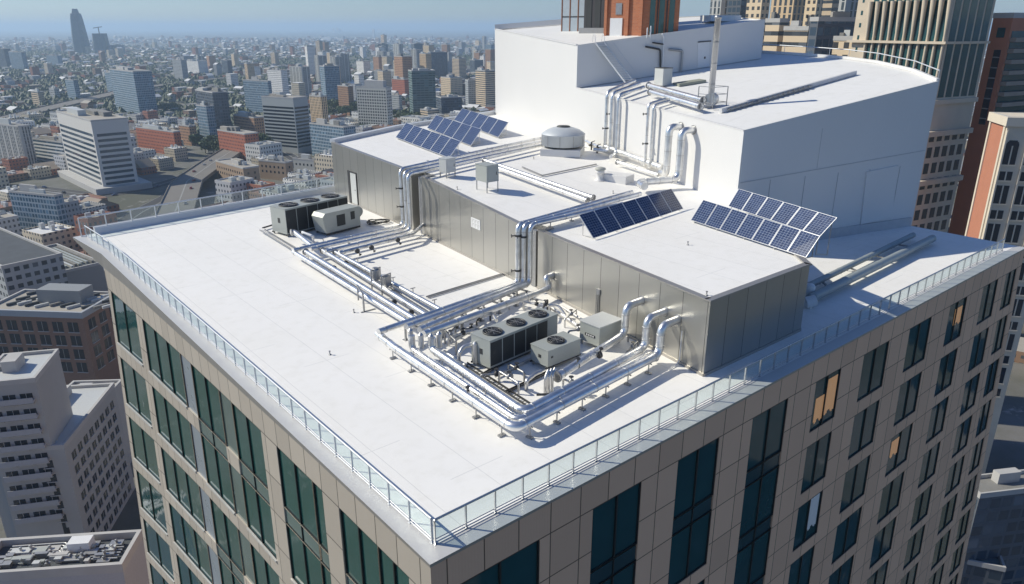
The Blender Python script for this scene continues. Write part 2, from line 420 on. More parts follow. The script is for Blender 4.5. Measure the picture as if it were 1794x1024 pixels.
wl = facade_side(LF, 51.8, LC, True, M_CLAD_L, True)
wr = facade_side(RF, 64.8, RC, False, M_CLAD_R, False)
make_windows(wl, LF, True, M_GLASS, M_SPAN, M_FRAME, True)
make_windows(wr, RF, False, M_GLASS2, M_SPANR, M_FRAME, False)
# drawn blinds, a curtain and a painted warm reflection in five right-hand windows
M_BLIND_GLOW = plain('orange_blind_glow', (.62, .36, .17), .7, 0, .1, 3., **{'Coat Weight': .6, 'Emission Color': (1., .5, .2, 1), 'Emission Strength': .22})  # orange cloth colour; the emission stands in for room light behind it
M_CURT = plain('white_curtain', (.75, .74, .70), .7, 0, .1, 3.)
def blind(key, a, b, c, d, mat, lab):
    s0 = min(RC, key=lambda q: abs(q[0]-key[0])); o = win_at.get((round(s0[0], 1), key[1], key[2]))
    if not o: return
    t = ROW0-PITCH*key[1]; m = MB()
    x0 = s0[0]+.12+(s0[1]-s0[0]-.24)*a; x1 = s0[0]+.12+(s0[1]-s0[0]-.24)*b
    n = 8
    for k in range(n):
        xa = x0+(x1-x0)*k/n; xb = x0+(x1-x0)*(k+1)/n; da = .092+.006*math.sin(k*2.1); db = .092+.006*math.sin((k+1)*2.1)
        top = t-WH*c; lo = t-WH*(d+.04*math.sin(k*1.3))
        m.quadf([RF(xa, lo, da), RF(xb, lo, db), RF(xb, top, db), RF(xa, top, da)])
    o = m.build('curtain', mat, o); o['label'] = lab
blind((28.0, 0, False), .12, .48, .38, .85, M_BLIND_GLOW, 'orange blind behind the left pane')
blind((28.0, 0, False), .52, .98, .12, .80, M_BLIND_GLOW, 'orange blind behind the right pane')
blind((41.2, 2, False), .1, .45, .15, .55, M_BLIND_GLOW, 'small orange blind drawn inside the pane')
blind((28.0, 2, False), .55, .95, .05, .75, M_CURT, 'white curtain pulled aside')
blind((48.5, 0, False), .45, .9, .2, .6, M_BLIND_GLOW, 'painted warm reflection of a lit building')  # glowing orange sheet stands in for a reflection on the glass
# core behind the facades and the hidden far sides
m = MB()
top = [(-.42, -.42, -.3), (64.4, -.42, -.3), (64.4, 60, -.3), (40, 60, -.3), (-.42, 51.5, -.3)]
bot = [(-.42, -.42, GZ), (73.4, -.42, GZ), (73.4, 72, GZ), (40, 72, GZ), (-.42, 64.5, GZ)]
for i in range(5):
    j = (i+1) % 5; m.quadf([bot[i], bot[j], top[j], top[i]])
m.quadf(top)
m.build('building_core', M_CLAD_R, OB)
# roof slab: white membrane field, pale metal ledge outside the rails, tapering fascia
RL, RR = -.8, 64.7
BK = lambda x: 58.6+(x+1.)*.122           # inner face of the far parapet
BE = lambda x: 59.35+(x+1.6)*.122         # outer edge of the slab
fy = [(-.8, .14), (10, .22), (20, .42), (32, .66), (44, .95), (51.5, 1.35), (55, .9), (59.35, .2)]
m = MB()
for (y0, d0), (y1, d1) in zip(fy, fy[1:]):
    x0 = -.8 if y0 < 51 else -.8-.8*(y0-51.5)/7.85; x1 = -.8 if y1 < 51 else -.8-.8*(y1-51.5)/7.85
    m.quadf([(x0, y0, -d0), (x0, y0, 0), (x1, y1, 0), (x1, y1, -d1)])
    m.quadf([(x0, y0, -d0), (x1, y1, -d1), (x1+3, y1, -d1), (x0+3, y0, -d0)])
m.quadf([(-.8, -.8, -.14), (RR, -.8, -.14), (RR, -.8, 0), (-.8, -.8, 0)])
m.quadf([(-.8, -.8, -.14), (-.8, 2, -.14), (RR, 2, -.14), (RR, -.8, -.14)])
m.quadf([(RR, -.8, -.14), (RR, BE(RR), -.14), (RR, BE(RR), 0), (RR, -.8, 0)])
m.quadf([(-1.6, 59.35, -.2), (-1.6, 59.35, 0), (RR, BE(RR), 0), (RR, BE(RR), -.2)])
m.build('fascia', M_COPE, OB)
m = MB()
m.quadf([(-.8, -.8, 0), (RR, -.8, 0), (RR, .02, 0), (-.02, .02, 0)])
m.quadf([(-.8, -.8, 0), (-.02, .02, 0), (-.02, 51.5, 0), (-.8, 51.5, 0)])
m.quadf([(-.8, 51.5, 0), (-.02, 51.5, 0), (-.3, BE(-.3), 0), (-1.6, 59.35, 0)])
m.build('ledge', M_LEDGE, OB)
m = MB()
for y0, y1 in ((.02, 51.5), (51.5, 59.)):
    pass
m.quadf([(-.02, .02, 0), (RR, .02, 0), (RR, BE(RR), 0), (-.3, BE(-.3), 0), (-.02, 51.5, 0)])
m.build('roof_surface', M_ROOF, OB)
# far parapet: low upstand with rounded capping
m = MB(); L_ = []
xs = [.3]+[4*k for k in range(1, 17)]
for (x0, x1) in zip(xs, xs[1:]):
    m.quadf([(x0, BK(x0), 0), (x1, BK(x1), 0), (x1, BK(x1)+.12, .62), (x0, BK(x0)+.12, .62)], True)
    m.quadf([(x0, BK(x0)+.12, .62), (x1, BK(x1)+.12, .62), (x1, BK(x1)+.5, .72), (x0, BK(x0)+.5, .72)], True)
    m.quadf([(x0, BK(x0)+.5, .72), (x1, BK(x1)+.5, .72), (x1, BE(x1)-.02, .66), (x0, BE(x0)-.02, .66)], True)
    m.quadf([(x0, BE(x0)-.02, .66), (x1, BE(x1)-.02, .66), (x1, BE(x1)-.02, 0), (x0, BE(x0)-.02, 0)])
x0 = xs[0]; m.quadf([(x0, BK(x0), 0), (x0, BK(x0)+.12, .62), (x0, BK(x0)+.5, .72), (x0, BE(x0)-.02, .66), (x0, BE(x0)-.02, 0)])
m.build('parapet', plain('parapet_flashing', (.60, .62, .64), .5, .2, .05, .8), OB)
# small drains and flags on the roof field
# ------------------------------------------------------------------ railings
def railing(name, label, pts, hgt, spacing, mat, post=.085, glass=True, lean=0., rail=.06, bottom=.22, z=lambda p: 0., postmat=None, g0=0, skip=None):
    root = empty(name, (pts[0][0], pts[0][1], 0)); tag(root, label, 'railing'); O = Vector((pts[0][0], pts[0][1], 0))
    P = [Vector((p[0], p[1], z(p))) for p in pts]
    hr, br = MB(), MB()
    hr.tube([p+Vector((0, 0, hgt)) for p in P], rail/2+.022, 10); br.tube([p+Vector((0, 0, bottom)) for p in P], .022, 8)
    br.tube([p+Vector((0, 0, .07)) for p in P], .03, 6); hr.build('handrail', mat, root, O).location = (0, 0, 0); br.build('bottom_rail', mat, root, O).location = (0, 0, 0)
    tot = 0
    for a, b in zip(P, P[1:]):
        L = (b-a).length; n = max(1, round(L/spacing)); d = (b-a)/L; nrm = Vector((-d.y, d.x, 0))
        for k in range(n+1):
            if k == 0 and tot: continue
            q = a+(b-a)*k/n; mb = MB()
            mb.bar(q, q+Vector((0, 0, hgt)), post, post*.6, up=d); mb.box(q.x-.08, q.x+.08, q.y-.08, q.y+.08, q.z+.002, q.z+.02)
            mb.build('post', postmat or mat, root, O).location = (0, 0, 0)
            if k < n and glass:
                q2 = a+(b-a)*(k+1)/n; g = MB(); u0 = q+d*.05; u1 = q2-d*.05
                if not skip or not skip(q, q2):
                    zz = Vector((0, 0, 1))
                    g.quadf([u0+zz*(bottom+.04), u1+zz*(bottom+.04), u1+zz*(hgt-.06), u0+zz*(hgt-.06)])
                    w = nrm*.012; g.quadf([u0+w+zz*(hgt-.06), u1+w+zz*(hgt-.06), u1+w+zz*(bottom+.04), u0+w+zz*(bottom+.04)])
                    g.build('glass_panel', M_RGLASS, root, O).location = (0, 0, 0)
        tot += n
    return root
railing('glass_railing', 'long steel and glass railing along the right front edge of the white roof', [(0.02, .05), (61.8, .25)], 1.12, 1.52, M_RAIL)
railing('glass_railing', 'steel and glass railing along the left edge of the white roof above the windows', [(-.02, .2), (-.05, 51.5), (-.55, 58.6)], 1.12, 1.6, M_RAILW)
railing('glass_railing', 'pale glass railing on the far parapet in front of the city', [(-.9, 59.0), (30, BE(30)-.35), (60, BE(60)-.35)], 1.8, 2.45, M_RAILW, .12, bottom=.8, rail=.1)
# ================================================================== steel-clad plant block
PB = empty('plant_room', (20.16, 2.2, 0)); O_PB = Vector((20.16, 2.2, 0))
tag(PB, 'long low plant room clad in brushed steel panels, standing on the white roof', 'building')
def pbp(mb, name, mat, bevel=0):
    o = mb.build(name, mat, PB, O_PB, bevel); o.location = (0, 0, 0); return o
A0, A1 = (20.16, 2.2), (22.92, 19.7); B0, B1 = (22.72, 21.75), (24.7, 38.2); C0, C1 = (24.95, 40.4), (26.15, 59.36)
AR = (30.73, 2.17); AX = (42.4, 15.35)
BKP = (38.2, 64.3); BKE = (58.2, 69.0)
def wallq(mb, P, Q, u0=0., z0=0., dz=0.):
    L = math.hypot(Q[0]-P[0], Q[1]-P[1]); n = max(1, int(L/4))
    for k in range(n):
        a = (P[0]+(Q[0]-P[0])*k/n, P[1]+(Q[1]-P[1])*k/n); b = (P[0]+(Q[0]-P[0])*(k+1)/n, P[1]+(Q[1]-P[1])*(k+1)/n)
        ua, ub = u0+L*k/n, u0+L*(k+1)/n
        mb.quadf([(a[0], a[1], z0), (b[0], b[1], z0), (b[0], b[1], zr(b[1])+dz), (a[0], a[1], zr(a[1])+dz)][::1], uv=[(ua, 0), (ub, 0), (ub, 5), (ua, 5)])
m = MB()
wallq(m, A1, A0); wallq(m, B1, B0, .4); wallq(m, C1, C0, .9); wallq(m, A0, AR, .2); wallq(m, AR, AX)
pbp(m, 'steel_wall', M_BLOCK)
m = MB()
RD = 1.3
wallq(m, (A1[0]+RD, A1[1]), A1); wallq(m, B0, (B0[0]+RD, B0[1])); wallq(m, (B0[0]+RD, B0[1]+.1), (A1[0]+RD, A1[1]-.1))
wallq(m, (B1[0]+RD, B1[1]), B1); wallq(m, C0, (C0[0]+RD, C0[1])); wallq(m, (C0[0]+RD, C0[1]+.1), (B1[0]+RD, B1[1]-.1))
wallq(m, BKE, BKP); wallq(m, BKP, C1)
pbp(m, 'recess_wall', panel_metal('grey_recess_panel', (.40, .39, .36), 1.3, .4, .7))
Zt = lambda p, d=-.07: (p[0], p[1], zr(p[1])+d)
m = MB()
m.quadf([Zt(A0), Zt(AR), Zt(AX), Zt((44.2, 19.7)), Zt((A1[0], 19.7))])
m.quadf([Zt((A1[0]+RD, 19.7)), Zt((44.2, 19.7)), Zt((44.2, 20)), Zt((A1[0]+RD, 20))])
m.quadf([Zt((A1[0]+RD, 20)), Zt((44.2, 20)), Zt((45.2, 21.75)), Zt((B0[0]+RD, 21.75))])
m.quadf([Zt(B0), Zt((45.2, 21.75)), Zt((50, 37.5)), Zt((B1[0]-.09, 37.5))])
m.quadf([Zt((B1[0]-.09, 37.5)), Zt((50, 37.5)), Zt((50.3, 38.2)), Zt(B1)])
m.quadf([Zt((B1[0]+RD, 38.2)), Zt((50.3, 38.2)), Zt((50.9, 40.4)), Zt((C0[0]+RD, 40.4))])
m.quadf([Zt(C0), Zt((50.9, 40.4)), Zt(BKE), Zt(BKP), Zt(C1)])
pbp(m, 'roof', M_ROOF)
m = MB()
def cope(P, Q, w=.42, h=.1, off=.13):
    n = max(1, int(math.hypot(Q[0]-P[0], Q[1]-P[1])/6))
    for k in range(n):
        a = (P[0]+(Q[0]-P[0])*k/n, P[1]+(Q[1]-P[1])*k/n); b = (P[0]+(Q[0]-P[0])*(k+1)/n, P[1]+(Q[1]-P[1])*(k+1)/n)
        m.bar((a[0], a[1], zr(a[1])+h/2), (b[0], b[1], zr(b[1])+h/2), w, h)
cope((A1[0]+.15, A1[1]), (A0[0]+.15, A0[1]+.25)); cope((A0[0]-.05, A0[1]+.17), (AR[0]-.0, AR[1]+.17)); cope((AR[0]-.15, AR[1]), AX)
cope((B1[0]+.15, B1[1]), (B0[0]+.15, B0[1])); cope((C1[0]+.15, C1[1]-.2), (C0[0]+.15, C0[1]))
cope((A1[0]+.3, A1[1]-.15), (A1[0]+RD, A1[1]-.15)); cope((B0[0]+.3, B0[1]+.15), (B0[0]+RD, B0[1]+.15)); cope((B1[0]+.3, B1[1]-.15), (B1[0]+RD, B1[1]-.15)); cope((C0[0]+.3, C0[1]+.15), (C0[0]+RD, C0[1]+.15))
pbp(m, 'coping', M_COPE)
m = MB()
def pbar(P, Q, w, h, z): m.bar((P[0], P[1], zr(P[1])+z), (Q[0], Q[1], zr(Q[1])+z), w, h)
pbar((C1[0]+.1, C1[1]-.1), BKP, .7, .45, .16); pbar(BKP, (BKE[0]-.2, BKE[1]-.1), .7, .45, .162)
pbp(m, 'rear_parapet', plain('parapet_flashing', (.6, .62, .64)))
# base flashing line
m = MB()
for P, Q in ((A1, A0), (A0, AR), (B1, B0), (C1, C0)):
    d = Vector((Q[0]-P[0], Q[1]-P[1], 0)).normalized(); nr = Vector((d.y, -d.x, 0))
    m.bar(Vector((P[0], P[1], .09))+nr*.03, Vector((Q[0], Q[1], .09))+nr*.03, .06, .18)
pbp(m, 'base_flashing', M_COPE)
# door in the far bay (recessed jamb, white leaf, handle)
def on_wall(P, Q, y, off=0.):
    t = (y-P[1])/(Q[1]-P[1]); d = Vector((Q[0]-P[0], Q[1]-P[1], 0)).normalized(); nr = Vector((-d.y, d.x, 0))
    if nr.x > 0: nr = -nr
    return Vector((P[0]+(Q[0]-P[0])*t, y, 0))+nr*off
ya, yb = 54.6, 53.1
a = on_wall(C0, C1, ya, .03); b = on_wall(C0, C1, yb, .03)
m = MB(); m.bar(a+Vector((0, 0, 1.9)), b+Vector((0, 0, 1.9)), .06, 3.5); dr = pbp(m, 'door', M_HVACL)
dr['label'] = 'pale grey door in the far bay of the steel wall'
m = MB(); m.bar(a+Vector((0, .1, 1.95)), a+Vector((0, .55, 1.95)), .12, 3.7); m.bar(a+Vector((0, .5, 3.75)), b+Vector((0, -.1, 3.75)), .12, .14); m.bar(b+Vector((0, 0, 1.95)), b+Vector((0, -.1, 1.95)), .12, 3.7)
o = m.build('frame', M_DSTEEL, dr, O_PB); o.location = (0, 0, 0)
m = MB(); p = on_wall(C0, C1, 53.4, .1); m.bar(p+Vector((0, 0, 1.8)), p+Vector((0, .12, 1.8)), .05); o = m.build('handle', M_BLACK, dr, O_PB); o.location = (0, 0, 0)
# white notice with grey lines on the middle bay
a = on_wall(B0, B1, 28.95, .02); b = on_wall(B0, B1, 27.45, .02)
m = MB(); m.bar(a+Vector((0, 0, 3.35)), b+Vector((0, 0, 3.35)), .03, .85); sg = m.build('notice_sign', M_WHITE, None, a); tag(sg, 'white notice sheet with rows of grey lines fixed to the steel wall', 'sign')
m = MB()
for k in range(6):
    for j in range(3):
        y0 = 28.8-.45*j; aa = on_wall(B0, B1, y0, .045); bb = on_wall(B0, B1, y0-.36+.08*((k*7+j*3) % 3), .045); z = 3.65-k*.12
        m.bar(aa+Vector((0, 0, z)), bb+Vector((0, 0, z)), .012, .035)
o = m.build('lettering', plain('grey_ink', (.35, .34, .32)), sg, a); o.location = (0, 0, 0)
# ================================================================== tall white block with its penthouse
W0 = (42.52, 15.61); W1 = (57.77, 68.28); W2 = (64.98, 9.47); WP = (50.77, 44.1)
WB = empty('white_roof_block', (W0[0], W0[1], 0)); OW = Vector((W0[0], W0[1], 0))
tag(WB, 'tall smooth white block with an upper deck, rising behind the steel-clad plant room', 'building')
def wbp(mb, name, mat, bevel=0):
    o = mb.build(name, mat, WB, OW, bevel); o.location = (0, 0, 0); return o
edge = [(64.98, 9.6), (68.93, 13.63), (72.2, 18.9), (73.7, 23.), (74.71, 28.23), (75.65, 35.89), (78, 52), (76, 73)]
poly = [W0, W2]+edge[1:]+[W1]
m = MB()
def wq(P, Q, zt0, zt1, z0=0.): m.quadf([(P[0], P[1], z0), (Q[0], Q[1], z0), (Q[0], Q[1], zt1), (P[0], P[1], zt0)])
dz_ = lambda p: deckz(p[0], p[1])
wq(WP, W0, dz_(WP), dz_(W0)); wq(W1, WP, dz_(W1), dz_(WP)); 
pr = [W0, W2]+edge[1:]
for P, Q in zip(pr, pr[1:]): wq(P, Q, dz_(P), dz_(Q))
wq(edge[-1], W1, dz_(edge[-1]), dz_(W1))
wbp(m, 'wall', M_WWALL)
m = MB(); m.quadf([(p[0], p[1], dz_(p)-.06) for p in poly]); wbp(m, 'deck', M_ROOF2)
m = MB()
def wbar(P, Q, w, h, z=0., f=dz_): m.bar((P[0], P[1], f(P)+z), (Q[0], Q[1], f(Q)+z), w, h)
wbar((W0[0]+.12, W0[1]), (WP[0]+.12, WP[1]-.05), .3, .08, .03); wbar((W0[0]+.2, W0[1]+.12), (W2[0]-.1, W2[1]+.12), .3, .08, .03)
for P, Q in zip(edge, edge[1:6]): wbar(P, Q, .3, .3, .1)
wbp(m, 'edge_trim', M_WWALL)
# panel joints and a low plinth on the shaded side wall
d = Vector((W2[0]-W0[0], W2[1]-W0[1], 0)).normalized(); nr = Vector((d.y, -d.x, 0)); LW = math.hypot(W2[0]-W0[0], W2[1]-W0[1])
m = MB()
def jw(t0, z0, t1, z1, w, off): m.bar(OW+d*t0+nr*off+Vector((0, 0, z0)), OW+d*t1+nr*off+Vector((0, 0, z1)), w, w)
for t in (3.6, 7.7, 11.8, 15.9, 20.): jw(t, 1.2, t, 6.3, .05, .015)
jw(.2, 6.3, LW-.2, 7.6, .05, .02); jw(9, 6.9, 9, 10.5, .03, .01)
wbp(m, 'wall_joint', plain('pale_joint', (.5, .5, .5)))
m = MB(); m.bar(OW+d*.3+nr*.1+Vector((0, 0, .45)), OW+d*(LW-.4)+nr*.1+Vector((0, 0, .45)), .2, .9); wbp(m, 'plinth', plain('pale_joint', (.5, .5, .5)))
m = MB(); m.bar(OW+d*15.6+nr*.06+Vector((0, 0, 3.5)), OW+d*19.8+nr*.06+Vector((0, 0, 3.8)), .12, 5.2); wbp(m, 'raised_panel', M_WWALL)
# penthouse
PK = (.1496, .0275)
def phz(p): return 17.+PK[0]*(p[0]-50.8)+PK[1]*(p[1]-44.1)
def PHp(px, py, dz=0):
    r = rl(px, py); c0 = phz(CAM)+dz
    return _at(r, (c0-CAM[2])/(r[2]-PK[0]*r[0]-PK[1]*r[1]))
PC = (71.85, 33.16)
bk1 = PHp(1002, 41); bk1 = (bk1.x, bk1.y); bk2 = PHp(1252, 27); bk2 = (bk2.x, bk2.y)
ppoly = [WP, PC, bk2, (bk1[0]+1, bk1[1]+1), W1]
m = MB()
for P, Q in zip(ppoly, ppoly[1:]+ppoly[:1]): m.quadf([(P[0], P[1], dz_(P)), (Q[0], Q[1], dz_(Q)), (Q[0], Q[1], phz(Q)), (P[0], P[1], phz(P))])
wbp(m, 'penthouse_wall', M_WWALL)
m = MB(); m.quadf([(p[0], p[1], phz(p)-.12) for p in ppoly]); wbp(m, 'penthouse_roof', M_ROOF2)
m = MB()
wbar((WP[0]+.12, WP[1]+.2), (W1[0]+.12, W1[1]), .3, .12, .04, phz); wbar((WP[0], WP[1]+.12), (PC[0], PC[1]+.12), .3, .06, .02, phz); wbar((W1[0], W1[1]-.1), (bk1[0], bk1[1]), .5, .7, .3, phz)
wbp(m, 'penthouse_edge', M_WWALL)
print('PHBACK', bk1, bk2, phz(bk1), phz(bk2))
# ================================================================== pipework
def band(P, d, r, w=.05):
    m = MB(); d = d.normalized(); m.tube([P-d*w/2, P+d*w/2], r, 14); return m
def pipe(label, path, r=.19, bend=.7, mat=None, clamps=True, name='clad_pipe', cat='pipe', group=None, flange=(0, 0), step=2.6, n=16):
    P = [Vector(p) for p in path]; O = P[0].copy()
    if name == 'clad_pipe': r *= 1.14
    m = MB(); m.tube(P, r, n, bend); o = m.build(name, mat or M_ALU, None, O); tag(o, label, cat, group)
    if clamps:
        for a, b in zip(P, P[1:]):
            L = (b-a).length; 
            if L < 1.8: continue
            k = max(1, int(L/step)); e = min(bend, L*.3)
            ts = [e+(L-2*e)*i/k for i in range(k+1)]
            for t in ts:
                mm = MB(); q = a+(b-a)*(t/L); d = (b-a).normalized(); mm.tube([q-d*.035, q+d*.035], r+.018, n)
                c = mm.build('joint_band', M_ALU2 if mat is None else mat, o, O); c.location = (0, 0, 0)
    for f, (q, q2) in zip(flange, ((P[0], P[1]), (P[-1], P[-2]))):
        if f:
            d = (q2-q).normalized(); mm = MB(); mm.tube([q, q+d*.09], r+.09, n); c = mm.build('flange', M_STEEL, o, O); c.location = (0, 0, 0)
    return o
def Zs(*pts): return [Zp(*p) for p in pts]
wpt = lambda px, py: plane(px, py, A0, A1)
# -- three heavy pipes running round the near corner
w1 = wpt(1188, 560); w2 = wpt(1166, 546); w3 = wpt(1125, 527)
def riser(px, zlow, w, out, end_dir=1):
    return [Vector((w.x+.05, w.y, w.z)), Vector((w.x-out, w.y+.0, w.z)), Vector((w.x-out, w.y, zlow))]
z1 = .92
c1 = Zp(903, 752, z1); o1 = 1.55
c1b = Vector((w1.x-o1, w1.y, z1)); 
pipe('thick silver pipe, outermost of the runs round the near corner, rising into the steel wall', [w1+Vector((.05, 0, 0)), w1+Vector((-o1, 0, 0)), c1b, c1, Zp(690, 608, z1)+Vector((0, 0, 0)), Zp(662, 586, z1)], .215, .62, flange=(1, 0))
c2 = Zp(918, 722, z1+.05); o2 = 1.7
pipe('thick silver pipe, inner of the two that rise side by side into the steel wall', [w2+Vector((.05, 0, 0)), w2+Vector((-o2, 0, 0)), Vector((w2.x-o2, w2.y, z1+.05)), c2, Zp(757, 612, z1+.05), Zp(757, 612, z1+.05)+Vector((0, 0, .75))], .205, .6, flange=(1, 0))
c3 = Zp(908, 738, z1-.12)
pipe('silver pipe squeezed between the two thick ones, ending low beside the wall', [Vector((w1.x-1.1, (w1.y+w2.y)/2, .3)), Vector((w1.x-1.6, (w1.y+w2.y)/2, z1-.15)), c3, Zp(722, 612, z1-.12), Zp(722, 612, z1-.12)+Vector((0, 0, .9))], .18, .5)
o4 = 1.5
p4 = Zp(975, 661, .95)
pipe('thick silver pipe curving from the steel wall down past the small fan unit', [w3+Vector((.05, 0, 0)), w3+Vector((-o4, 0, 0)), Vector((w3.x-o4, w3.y, 1.0)), p4], .21, .6, flange=(1, 1))
# -- raised pipe bridge crossing from the steel wall to the near pipes
zb = 1.75
def rs(pxb, pyb): return Zp(pxb, pyb, zb)
# risers in the recess between the near and middle bays, over the edge, across the roof
recx = 22.2
gy = [21.35, 20.75, 20.1]
tops = [(1107, 337), (1122, 340), (1090, 358)]
names = ['left', 'middle', 'right']
ends = [(663, 582), (712, 573), (735, 578)]
for k in range(3):
    bb = Zp((907, 917, 928)[k], 497, .62); y = bb.y; x = bb.x; zt_ = zr(y)+.62
    tp = Mp(*tops[k], .62)
    path = [tp, Vector((x, y, zt_)), Vector((x, y, .62))]
    if k == 0: path += [Zp(*ends[0], 1.45)]
    pipe('silver riser pipe in the recess beside the notice wall, %s of three' % names[k], path+([] if k == 0 else [rs((750, 780)[k-1], (561, 568)[k-1]) if 0 else Zp(*ends[k], 1.45)]), .17, .55)
wE = wpt(985, 487)
e1 = wpt(968, 485)
pipe('silver pipe on the near side of the raised bridge, bending up into the wall', [e1+Vector((.0, 0, .1)), e1+Vector((-.75, 0, .1)), Zp(964, 505, .8), Zp(742, 586, 1.4)], .2, .5, flange=(1, 0))
for k, (px, py, zz) in enumerate([(720, 588, zb), (738, 596, zb), (756, 598, zb), (770, 594, zb)]):
    b = Zp(px, py+14, 1.0); m = MB(); m.tube([b, b+Vector((0, 0, .12)), b+Vector((0, 0, .85))], .17, 14)
    m.tube([b+Vector((0, 0, .85)), b+Vector((0, 0, 1.0))], [.17, .05], 12)
    tag(m.build('pressure_pot', M_ALU2, None, b), '%s white-silver valve pot standing on the pipes under the bridge end, counting from the left' % ['first', 'second', 'third', 'fourth'][k], 'valve', 'valve pots under the bridge end')
# -- four long pipes running back along the roof
q = [((514, 442), (716, 566)), ((535, 441), (735, 565)), ((565, 439), (752, 556)), ((587, 442), (782, 549))]
zq = .72
qz = [zq, zq+.08, zq, zq+.05]
nm = ['outer', 'second', 'third', 'innermost']
for k, (a, b) in enumerate(q):
    pipe('long silver pipe along the open roof towards the far condenser, %s of four' % nm[k], [Zp(*a, qz[k]), Zp(*b, qz[k])], [.17, .18, .18, .16][k], .5, flange=(1, 0) if k else (0, 0))
# small parallel lines between them
for k, (a, b, r_) in enumerate([((524, 447), (720, 566), .06), ((550, 446), (742, 564), .07), ((578, 446), (690, 511), .06), ((600, 452), (765, 553), .08)]):
    pipe('thin grey line between the long roof pipes, number %s from outside' % ['one', 'two', 'three', 'four'][k], [Zp(*a, .42), Zp(*b, .42)], r_, .3, M_STEEL, False, 'conduit', 'conduit')
# pipes from there to the wall and up the recess between middle and far bays
rz = 37.9
yy = [40.0, 39.4, 38.8, 38.25]
st = [(514, 439), (545, 437), (571, 441), (594, 444)]
tp2 = [(940, 244), (941, 250), (942, 256)]
for k in range(3):
    zz = .95; fb = Zp((706, 713, 719)[k], (395, 400, 405)[k], zz); y = fb.y; x = fb.x
    pipe('silver pipe climbing the recess beside the far bay, %s of three' % names[k],
         [Zp(*st[k], zz), Vector((x, y, zz)), Vector((x, y, zr(y)+.62)), Mp(*tp2[k], .62), Mp(tp2[k][0]+70, tp2[k][1]-13+2*k, .62)], .155, .6)
pipe('silver pipe lying nearest the camera in the bundle that leads to the recess', [Zp(*st[3], .95), Zp(722, 411, .95), Vector((24.9, 38.6, .95))], .155, .5)
m = MB(); O = Vector((25.3, 39.3, 0)); m.box(24.9, 25.35, 38.35, 39.1, 0.05, zr(39)-.2); tag(m.build('duct_shaft', M_STEEL, None, O), 'dark grey square duct standing in the recess beside the far bay', 'duct')
pipe('thin wire-like conduit down the recess beside the far bay', [Vector((24.55, 38.35, 5.6)), Vector((24.55, 38.35, .5)), Vector((24.3, 37.9, .06)), Vector((23.2, 37.4, .06))], .04, .3, M_ALU2, False, 'conduit', 'conduit')
m = MB(); O = Vector((22.9, 20.4, 0)); m.box(22.95, 23.4, 19.95, 20.5, .05, 4.5); tag(m.build('duct_shaft', M_STEEL, None, O), 'dark grey square duct in the recess beside the near bay', 'duct')
# -- two pipes on the middle roof
for k, (a, b) in enumerate([((848, 281), (1040, 347)), ((862, 291), (1030, 352))]):
    pipe('bright silver pipe running across the plant room roof, %s of the pair' % ['far one', 'near one'][k], [Mp(*a, .5), Mp(*b, .5)], .17, .4, flange=(1, 1))
# -- pipes climbing the tall white wall
def ww(px, py, off):
    p = plane(px, py, W0, WP); n = Vector((-(WP[1]-W0[1]), WP[0]-W0[0], 0)).normalized()
    if n.x > 0: n = -n
    return p, n
NW = Vector((-(WP[1]-W0[1]), WP[0]-W0[0], 0)).normalized()
if NW.x > 0: NW = -NW
def on_w(px, py, off):
    "point on a plane parallel to the white wall, off metres in front"
    P = Vector((W0[0], W0[1], 0))+NW*off; Q = Vector((WP[0], WP[1], 0))+NW*off
    return plane(px, py, P, Q)
lowends = [(1025, 247), (1040, 262), (1070, 275)]
for k, (xt, xb) in enumerate([(1064.5, 1061), (1073, 1070), (1086, 1081)]):
    a = on_w(xb, 235, .75); zb_ = zr(a.y)+.6; zt_ = dz_((a.x, a.y))+.75
    up = Vector((a.x, a.y, zt_)); far = Dp((1112, 1121, 1128)[k], (141, 146, 153)[k], .75)
    lo = Mp(*lowends[k], .6)
    pipe('silver pipe climbing the tall white wall near the ladder, %s of three' % names[k], [lo, Vector((a.x, a.y, zb_)), up, far], .17, .65)
for k, (xt, xb) in enumerate([(1138, 1133), (1146, 1142)]):
    a = on_w(xb, 240, .6); zt_ = dz_((a.x, a.y))+.5
    pipe('slim silver pipe pair halfway along the white wall, %s one' % ['left', 'right'][k], [Mp((1108, 1128)[k], (272, 285)[k], .45), Vector((a.x, a.y, zr(a.y)+.5)), Vector((a.x, a.y, zt_)), Dp((1172, 1173)[k], (172, 177)[k], .5)], .13, .45)
for k, (wx, wy, bx, by) in enumerate([(1193, 222, 1173, 290), (1215, 228, 1197, 292)]):
    a = on_w(wx, wy, .02); b = a+NW*1.3; lowz = zr(b.y)+.75
    end = [Mp(1158, 303, .6), Mp(1117, 320, .75)][k]
    pipe('fat silver elbow pipe coming out of the white wall, %s of the two' % ['left', 'right'][k], [a, b, Vector((b.x, b.y, lowz)), end]+([end+Vector((0, 0, -.0))+Vector((-.9, -1.6, 0))] if k else []), .30, .85, flange=(1, 0), step=1.6)
pipe('fat open-ended silver duct lying level by the foot of the white wall', [Mp(1062, 258, .85), Mp(1160, 294, .85)], .33, .5, flange=(0, 0), name='round_duct', cat='duct')
pipe('lower silver duct beneath the fat open-ended one', [Mp(1081, 284, .45), Mp(1153, 307, .45)], .2, .5, flange=(1, 0), name='round_duct', cat='duct')
# big pipes on the deck to the flue
for k, (a, b, z_, r_) in enumerate([((1136, 150), (1232, 176), .8, .25), ((1139, 161), (1228, 187), .62, .25)]):
    pipe('thick silver pipe on the upper deck leading to the flue base, %s one' % ['rear', 'front'][k], [Dp(*a, z_), Dp(*b, z_)], r_, .5, flange=(1, 1))
